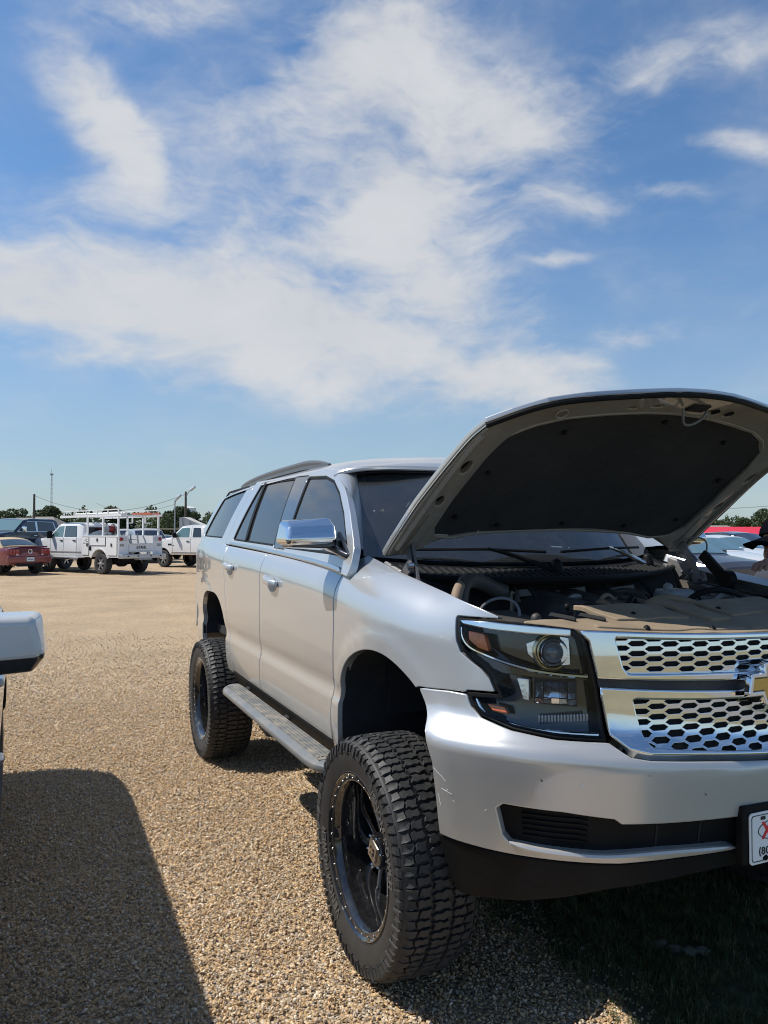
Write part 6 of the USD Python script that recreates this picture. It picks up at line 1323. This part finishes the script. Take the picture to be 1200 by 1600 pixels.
# ------------------------------------------------------------------ trees, buildings, poles
leaf_mats = []
for k, col in enumerate(((.075, .112, .040), (.105, .145, .055), (.088, .125, .046))):
    N = {'g': ('geometry', {}), 'r': ('rgb_ramp', {'ramp': [(0, tuple(c * .55 for c in col)), (.6, col), (1, tuple(c * 1.5 for c in col))]}), 'p': ('principled_bsdf', dict(roughness=.7)), 't': ('translucent_bsdf', {}), 'm': ('mix_closure', dict(fac=.25))}
    leaf_mats.append(usdkit.material(stage, f'/World/Looks/foliage_{k}', N, [('g.random_per_island', 'r.fac'), ('r.color', 'p.base_color'), ('r.color', 't.color'), ('p.BSDF', 'm.closure1'), ('t.BSDF', 'm.closure2')], surface='m.closure'))
bark = pm('bark', (.10, .075, .055), .9, var=(12., .6, 1.3))
def tree_parts(root, seed, mat, H=5.0, spread=2.4, n=6000, low=.25):
    r = np.random.default_rng(seed); m = MB(); m.add(tube(spline([(0, 0, -.1), (.05, .03, H * .25), (.0, .08, H * .55)], 8), np.linspace(.20, .09, 8) * H / 5, 8)); lobes = []
    for k in range(9):
        a = r.uniform(0, 2 * PI); rad = spread * r.uniform(.15, .75); z = H * r.uniform(low + .12, .86); c = np.array([rad * math.cos(a), rad * math.sin(a), z]); lobes.append((c, spread * r.uniform(.28, .52) * (1.1 - .4 * z / H)))
        m.add(tube(spline([(0, .03, H * r.uniform(.2, .45)), c * [.45, .45, .8], c], 6), np.linspace(.07, .02, 6) * H / 5, 5))
    m.build('trunk', bark, root)
    P_ = []
    for c, rad in lobes:
        k = int(n * rad ** 2 / sum(q ** 2 for _, q in lobes)); d = r.normal(size=(k, 3)); d /= np.linalg.norm(d, axis=1, keepdims=True); P_.append(c + d * rad * (r.uniform(.45, 1.0, k) ** .6)[:, None] * [1.15, 1.15, .85])
    P_ = np.vstack(P_); P_ = P_[meshkit.noise(P_ * 1.6, seed) > .27]; k = len(P_); s = .10 * H / 5 * r.uniform(.7, 1.5, k)
    u = r.normal(size=(k, 3)); u /= np.linalg.norm(u, axis=1, keepdims=True); w = np.cross(u, r.normal(size=(k, 3))); w /= np.linalg.norm(w, axis=1, keepdims=True)
    V = np.stack([P_ - u * s[:, None], P_ + w * s[:, None] * .7, P_ + u * s[:, None], P_ - w * s[:, None] * .7], 1).reshape(-1, 3); I = np.arange(k)[:, None] * 4
    MB().add((V, np.vstack([I + [0, 1, 2], I + [0, 2, 3]]))).build('crown', mat, root, smooth=False)
tree_spots = [  # px, distance, height, kind, label
    (10, 92, 4.9, 0, 'spreading tree at the far left edge above the dark blue pickup'), (38, 100, 4.2, 1, 'low rounded tree left of the tall wooden pole'), (66, 96, 5.2, 2, 'taller dark tree just right of the wooden pole, with gaps in its crown'),
    (92, 105, 4.4, 0, 'broad tree between the dark tree and the ladder rack'), (118, 108, 4.6, 1, 'tree behind the front end of the ladder rack'), (178, 95, 5.4, 2, 'dark tree top rising behind the middle of the ladder rack'),
    (252, 84, 4.3, 1, 'bushy light green tree right of the ladder rack, under the lamp posts'), (270, 88, 5.0, 2, 'dark green tree behind the lamp posts'), (318, 96, 4.8, 0, 'round dark tree right of the water tower'), (26, 120, 4.4, 2, 'hazy tree behind the grey house roofs'),
    (1143, 120, 4.0, 1, 'low tree beside the grey roof on the right'), (1160, 118, 3.6, 2, 'small pale green tree above the red roof'), (1190, 80, 4.6, 0, 'round dark tree at the right edge above the red roof'), (1128, 125, 3.8, 0, 'faint tree behind the grey roof on the right'),
    (340, 110, 4.2, 1, 'low tree partly behind the rear of the silver wagon'), (148, 120, 4.2, 0, 'distant tree between the rack posts')]
protos = {}
for i, (px, d, h, k, lb) in enumerate(tree_spots):
    x, y = at(px, d)
    if k not in protos:
        t = thing('tree', lb, 'tree', (x, y, 0), 20 * i, 'trees along the far edge'); tree_parts(t, 30 + k * 7, leaf_mats[k], (4.9, 4.3, 5.2)[k], (2.5, 2.8, 2.3)[k]); protos[k] = t
    else: copy_of(protos[k], (x, y, -.25 + (h - (4.9, 4.3, 5.2)[k]) * .5), 57 * i, lb, 'trees along the far edge', 'tree')
# a hedge of far scrub that reads as one mass
r = np.random.default_rng(8); k = 34000; px = np.r_[r.uniform(-700, 420, k * 2 // 3), r.uniform(1000, 1900, k - k * 2 // 3)]; d = r.uniform(118, 150, k); hz_ = 2.9 + 2.4 * meshkit.noise(np.c_[px / 22, d * 0, d * 0], 3) + 1.0 * meshkit.noise(np.c_[px / 6, d * 0, d * 0], 5)
P_ = np.stack([(px - 600) / 1200 * d, d, hz_ * r.uniform(0, 1, k) ** .6], 1); s = r.uniform(.14, .30, k); u = r.normal(size=(k, 3)); u /= np.linalg.norm(u, axis=1, keepdims=True); w = np.cross(u, r.normal(size=(k, 3))); w /= np.linalg.norm(w, axis=1, keepdims=True)
V = np.stack([P_ - u * s[:, None], P_ + w * s[:, None] * .8, P_ + u * s[:, None], P_ - w * s[:, None] * .8], 1).reshape(-1, 3); I = np.arange(k)[:, None] * 4
tag(MB().add((V, np.vstack([I + [0, 1, 2], I + [0, 2, 3]]))).build('far_scrub', leaf_mats[0], None, False), 'distant line of scrub and woods along the horizon', 'scrub', None, 'stuff')
# houses
shingle = pm('roof_shingle', (.20, .185, .17), .9, var=(3., .8, 1.2)); siding = pm('house_siding', (.42, .40, .36), .8); red_roof = pm('red_metal_roof', (.50, .028, .055), .5, var=(.4, .9, 1.1)); white_wall = pm('white_wall', (.62, .62, .60), .8); window_dark = pm('window_dark', (.03, .035, .04), .1)
def house(name, label, cat, px, d, w, dep, h, rise, rm, wm_, yaw=0):
    t = thing(name, label, cat, (*at(px, d), 0), yaw)
    MB().box((0, 0, h / 2), (w, dep, h)).build('wall', wm_, t)
    a = w / 2 + .3; b = dep / 2 + .3; V = np.array([(-a, -b, h), (a, -b, h), (a, b, h), (-a, b, h), (-a * .35, 0, h + rise), (a * .35, 0, h + rise)]); F = np.array([(0, 1, 5), (0, 5, 4), (1, 2, 5), (2, 3, 4), (2, 4, 5), (3, 0, 4), (0, 2, 1), (0, 3, 2)])
    MB().add((V, F)).build('roof', rm, t, False)
    for k in (-.28, .25): 
        wn = MB().box((k * w, -dep / 2 - .02, h * .55), (.9, .06, .9)).build('window', white_wall, t); MB().box((k * w, -dep / 2 - .06, h * .55), (.7, .04, .7)).build('pane', window_dark, wn)
    MB().box((0, -dep / 2 - .02, h * .42), (.85, .06, h * .84)).build('door', shingle, t)
    return t
house('grey_roof_house', 'small house with a grey hipped roof right of the wooden pole', 'house', 68, 86, 5.6, 6, 1.9, 1.5, shingle, siding)
house('pale_roof_house', 'house with a pale grey roof among the trees left of the wooden pole', 'house', 36, 92, 6.4, 6, 2.0, 1.4, shingle, siding, 10)
house('white_shed', 'long low white shed between the trees at the far left', 'shed', 16, 90, 4.0, 4, 2.0, .5, white_wall, white_wall)
house('grey_gable_house', 'house with a steep grey roof beside the raised hood on the right', 'house', 1122, 88, 5.2, 6, 1.3, 1.15, shingle, siding)
house('white_cabin', 'white cabin between the trees above the red roof', 'cabin', 1157, 96, 4.6, 4, 1.6, .5, white_wall, white_wall)
t = thing('red_roofed_building', 'long low building with a bright red metal roof on the right', 'building', (*at(1290, 56), 0), -3)
MB().box((0, 0, .65), (19, 7, 1.3)).build('wall', white_wall, t); rm = MB().add(m3.Manifold.hull_points(np.array([(x, y, z) for x in (-9.9, 9.9) for y, z in ((-3.9, 1.28), (3.9, 1.28), (-2.0, 2.02), (2.0, 2.02), (-3.9, 1.34), (3.9, 1.34))]))).build('roof', red_roof, t, False)
for k in range(44): MB().beam((-9.7 + k * .45, -3.9, 1.345), (-9.7 + k * .45, -2.0, 2.03), .04, .03).build('roof_seam', red_roof, rm)
for k in range(5): wn = MB().box((-7 + k * 3.4, -3.52, .75), (1.3, .06, .8)).build('window', grey_trim, t); MB().box((-7 + k * 3.4, -3.56, .75), (1.1, .04, .6)).build('pane', window_dark, wn)
# poles
wood = pm('pole_wood', (.085, .068, .055), .9, var=(6., .7, 1.2)); metal_pole = pm('pole_metal', (.33, .34, .35), .5, .5)
def pole(name, label, px, d, ztop, r, mt, arms=()):
    t = thing(name, label, 'pole', (*at(px, d), 0)); MB().bar((0, 0, 0), (0, 0, ztop), r, 10, r * .7).build('shaft', mt, t)
    for a in arms: a(t, ztop)
    return t
def xarm(t, z): MB().box((0, -.12, z - .35), (1.6, .10, .12)).build('cross_arm', wood, t); [MB().bar((x, -.12, z - .28), (x, -.12, z - .12), .04, 8).build('insulator', white_wall, t) for x in (-.7, 0, .7)]
def flood(dx, tilt): 
    def f(t, z): MB().add(tube(spline([(0, 0, z - .6), (dx * .5, -.1, z - .1), (dx, -.15, z + .15)], 8), .04, 6)).build('lamp_arm', metal_pole, t); MB().add(hull_of([(dx, -.15, z + .12), (dx + .35 * np.sign(dx), -.35, z + .30 * tilt)], .13, 8)).build('lamp_head', lamp_clear, t)
    return f
pole('utility_pole', 'bare wooden utility pole rising above the dark blue pickup', 53, 70, zat(772, 70), .13, wood, ())
pole('lamp_post', 'tall lamp post with a bright floodlight head leaning right', 290, 62, zat(768, 62), .12, wood, (flood(.42, 1.1),))
pole('lamp_post', 'shorter thin lamp post with a small floodlight, left of the tall one', 273, 66, zat(782, 66), .07, metal_pole, (flood(.18, 1.4),))
mast = thing('radio_mast', 'thin lattice radio mast standing far off left of the service truck', 'mast', (*at(80, 240), 0)); zt = zat(740, 240)
for k in range(3): a = k * 2 * PI / 3; MB().bar((.32 * math.cos(a), .32 * math.sin(a), 0), (.2 * math.cos(a), .2 * math.sin(a), zt), .045, 6).build('leg', metal_pole, mast)
for k in range(14): 
    z = zt * (k + .5) / 14; MB().bar((.3, 0, z), (-.15, .26, z + .6), .035, 5).bar((-.15, .26, z), (-.15, -.26, z + .6), .035, 5).build('lattice', metal_pole, mast)
MB().box((0, 0, zt - .2), (.9, .4, .5)).build('antenna', metal_pole, mast); MB().bar((0, 0, zt), (0, 0, zt + 1.6), .06, 6).build('tip', metal_pole, mast)
wt = thing('water_tower', 'small pale water tower standing beside the tall lamp post', 'water tower', (*at(296, 210), 0)); z1 = zat(793, 210); z0 = zat(801, 210)
v, f = lathe([(.05, z1 + .25), (.9, z1 + .18), (1.7, z1 - .1), (1.75, z0 + .2), (1.2, z0 - .15), (.05, z0 - .25)], 24); MB().add((np.stack([v[:, 0], v[:, 2], v[:, 1]], 1), f[:, ::-1])).build('tank', white_wall, wt)
for k in range(6): a = k * PI / 3; MB().bar((1.7 * math.cos(a), 1.7 * math.sin(a), 0), (1.4 * math.cos(a), 1.4 * math.sin(a), z0 + .1), .11, 6).build('leg', metal_pole, wt)
MB().bar((0, 0, 0), (0, 0, z0), .16, 8).build('riser', metal_pole, wt)
wire_dark = pm('wire_dark', (.03, .03, .032), .8)
def wire(label, a, b, sag, r=.012):
    a, b = np.array(a), np.array(b); t = np.linspace(0, 1, 20)[:, None]; p = a + (b - a) * t; p[:, 2] -= sag * 4 * (t * (1 - t))[:, 0]
    tag(MB().add(tube(p, r, 5)).build('overhead_wire', wire_dark, None), label, 'wire')
wire('overhead wire from the wooden pole sagging across to the tall lamp post', (*at(53, 70), zat(774, 70)), (*at(290, 62), zat(772, 62)), 1.4, .016)
wire('second overhead wire reaching the short lamp post behind the rack', (*at(150, 90), zat(786, 90)), (*at(273, 66), zat(788, 66)), .8, .014)
wire('overhead wire crossing the sky right of the raised hood', (*at(1060, 70), zat(795, 70)), (*at(1300, 66), zat(779, 66)), .3, .016)
# canopy and tilted trailer behind the white pickup
t = thing('tan_canopy', 'low tan carport roof on posts behind the white pickup', 'carport', (*at(268, 70), 0), 8)
MB().box((0, 0, 1.95), (5.2, 3, .14)).build('roof', tan_roof, t); [MB().bar((x, y, 0), (x, y, 1.9), .05, 6).build('post', metal_pole, t) for x in (-2.4, 2.4) for y in (-1.3, 1.3)]
t = thing('tipped_trailer', 'pale tipped dump trailer bed slanting up behind the white pickup', 'trailer', (*at(300, 52), 0), 0)
MB().add(xz_prism(Polygon([(-.65,.9),(-.62,2.62),(-.35,2.66),(1.7,1.75),(1.7,1.55)]), -.9, .9)).build('tipped_bed', pm('trailer_grey', (.45, .44, .40), .7), t)
for k in range(4): MB().beam((-.3 + k * .5, -.92, 1.2), (-.42 + k * .52, -.92, 2.62 - k * .25), .06, .05, up=(1, 0, 0)).build('rib', grey_trim, t)
MB().box((.5, 0, .7), (2.8, 1.6, .14)).build('chassis', void, t); [car_wheel(t, x, y, .36, .2, 1 if y > 0 else -1) for x in (.2, 1.0) for y in (-.95, .95)]
t = thing('white_trailer_roof', 'white camper trailer top showing over the dark car behind the convertible', 'trailer', (*at(100, 60), 0), 30)
MB().add(rbox((4.2, 2.0, 1.5), .18).translate((0, 0, 1.20))).build('body', white_wall, t); MB().box((0, -1.01, 1.45), (1.0, .03, .4)).build('window', window_dark, t); [car_wheel(t, x, y, .32, .2, 1 if y > 0 else -1) for x in (-.4, .4) for y in (-.95, .95)]

# ------------------------------------------------------------------ the person behind the far fender
pe = thing('person', 'person in a black cap leaning at the far fender, fingers resting on its edge', 'person', (*c2w(.06, 1.25), 0), CAR_RZ - 90)
# local frame: x faces the engine bay (towards -y of the car), z up
def body_mesh(bones, ln=.022, it=10):
    M = m3.Manifold.batch_boolean([hull_of([a, b], [ra, rb], 14) for a, b, ra, rb in bones], m3.OpType.Add).refine_to_length(ln); q = M.to_mesh(); t = trimesh.Trimesh(q.vert_properties[:, :3], q.tri_verts, process=True); trimesh.smoothing.filter_taubin(t, .5, .53, it); return t
hip, chest, neck, head = (-.08, 0, .92), (.02, 0, 1.24), (.07, 0, 1.41), (.12, 0, 1.555)
B = []
for s in (-1, 1):
    B += [((-.08, s * .09, .90), (-.06, s * .12, .50), .085, .058), ((-.06, s * .12, .50), (-.10, s * .13, .09), .056, .040), ((-.10, s * .13, .06), (.06, s * .15, .045), .042, .036)]
B += [((-.08, -.07, .95), (-.08, .07, .95), .125, .125), ((-.08, 0, .95), (.0, 0, 1.18), .13, .14), ((.0, -.10, 1.20), (.0, .10, 1.20), .125, .125), ((.03, -.15, 1.34), (.03, .15, 1.34), .075, .075), ((.05, 0, 1.34), (.10, 0, 1.46), .062, .056)]
rh, lh = np.array((.285, .09, 1.455)), np.array((.10, -.30, .93))
def hand_at(w, s):       # palm over the fender edge, fingers bent down
    f = [(w, w + [.06, 0, .004], .030, .028), (w + [.02, -.025, .002], w + [.065, -.03, .004], .020, .016), (w + [.02, .025, .002], w + [.065, .03, .004], .020, .016)]
    for k, l in enumerate((.8, 1.0, .95, .75)):
        y = (-.033 + .022 * k); a = w + [.072, y, .004]; b = a + [.034 * l, 0, -.004]; c_ = b + [.018 * l, 0, -.022 * l]; f += [(a, b, .0098, .0092), (b, c_, .0092, .0080)]
    a = w + [.02, s * .03, -.002]; b = a + [.03, s * .028, -.006]; f += [(a, b, .013, .011), (b, b + [.026, s * .010, -.008], .0105, .009)]
    return f
skinm = pm('skin', (.34, .19, .13), .55, var=(20., .9, 1.08))
arm = []
for s, w in ((1, rh), (-1, lh)):
    sh = np.array((.03, s * .17, 1.35)); el = np.array((.08, s * .27, 1.20 if s > 0 else 1.10)) ; arm += [(sh, el, .055, .045), (el, w, .042, .028)] + hand_at(w, s)
HB = [((.12, 0, 1.56), (.10, 0, 1.60), .095, .098), ((.15, 0, 1.50), (.17, 0, 1.47), .072, .05), ((.215, 0, 1.545), (.228, 0, 1.528), .012, .016)] + [((.10, s * .096, 1.555), (.09, s * .10, 1.535), .018, .014) for s in (-1, 1)]
bm = body_mesh(B + arm + HB, .016, 8)
MB().add(bm).build('body', skinm, pe, True)
cloth = pm('dark_shirt', (.025, .03, .045), .9, bump=(20., .3, .01)); jean = pm('jeans', (.05, .07, .12), .9, bump=(40., .3, .006)); capm = pm('black_cap', (.004, .0045, .007), .9, specular_ior_level=.0)
MB().add(body_mesh([((-.08, -.07, 1.0), (-.08, .07, 1.0), .138, .138), ((-.08, 0, .98), (.0, 0, 1.18), .142, .152), ((.0, -.10, 1.20), (.0, .10, 1.20), .137, .137), ((.03, -.15, 1.345), (.03, .15, 1.345), .086, .086)] + [((.03, s * .17, 1.35), (.065, s * .235, 1.255), .068, .060) for s in (-1, 1)], .02)).build('shirt', cloth, pe, True)
MB().add(body_mesh([((-.08, -.07, .94), (-.08, .07, .94), .136, .136)] + [((-.08, s * .09, .90), (-.06, s * .12, .50), .098, .072) for s in (-1, 1)] + [((-.06, s * .12, .50), (-.10, s * .13, .10), .070, .060) for s in (-1, 1)], .022)).build('trousers', jean, pe, True)
for s in (-1, 1): MB().add(hull_of([(-.15, s * .13, .05), (.10, s * .16, .04), (-.14, s * .13, .09), (.0, s * .145, .09)], [.045, .038, .04, .036], 12)).build('boot', gloss_black, pe)
for s in (-1, 1): MB().add(trimesh.creation.icosphere(2, .0125), trimesh.transformations.translation_matrix((.196, s * .033, 1.560))).build('eye', white_wall, pe, True)
MB().add(hull_of([(.206, -.022, 1.492), (.206, .022, 1.492)], [.008, .008], 8)).build('mouth', pm('lips', (.30, .13, .11), .5), pe, True)
cp = hull_of([(.115, 0, 1.585), (.09, 0, 1.600), (.10, 0, 1.625)], [.112, .112, .085], 24); cp = cp.trim_by_plane((.12, 0, 1.), 1.588) if False else cp.split_by_plane((-.25, 0, 1), 1.5)[0]
MB().add(cp).build('cap', capm, pe, 60)
a = np.linspace(-1, 1, 15); V, F = [], []
for t_ in np.linspace(0, 1, 6):
    for k in a:
        an = k * 1.15; r0 = .110; bx, by = .105 + r0 * math.cos(an), r0 * math.sin(an); ext = .150 * math.cos(k * 1.25) ** .8 * t_
        V.append((bx + ext, by, 1.588 - .035 * t_ - .030 * k * k))
I = np.arange(90).reshape(6, 15); q = [(I[i, j], I[i, j + 1], I[i + 1, j + 1]) for i in range(5) for j in range(14)] + [(I[i, j], I[i + 1, j + 1], I[i + 1, j]) for i in range(5) for j in range(14)]
V = np.array(V); MB().add((np.vstack([V, V - [0, 0, .004]]), np.vstack([np.array(q), np.array(q)[:, ::-1] + 90]))).build('cap_brim', capm, pe, 60)
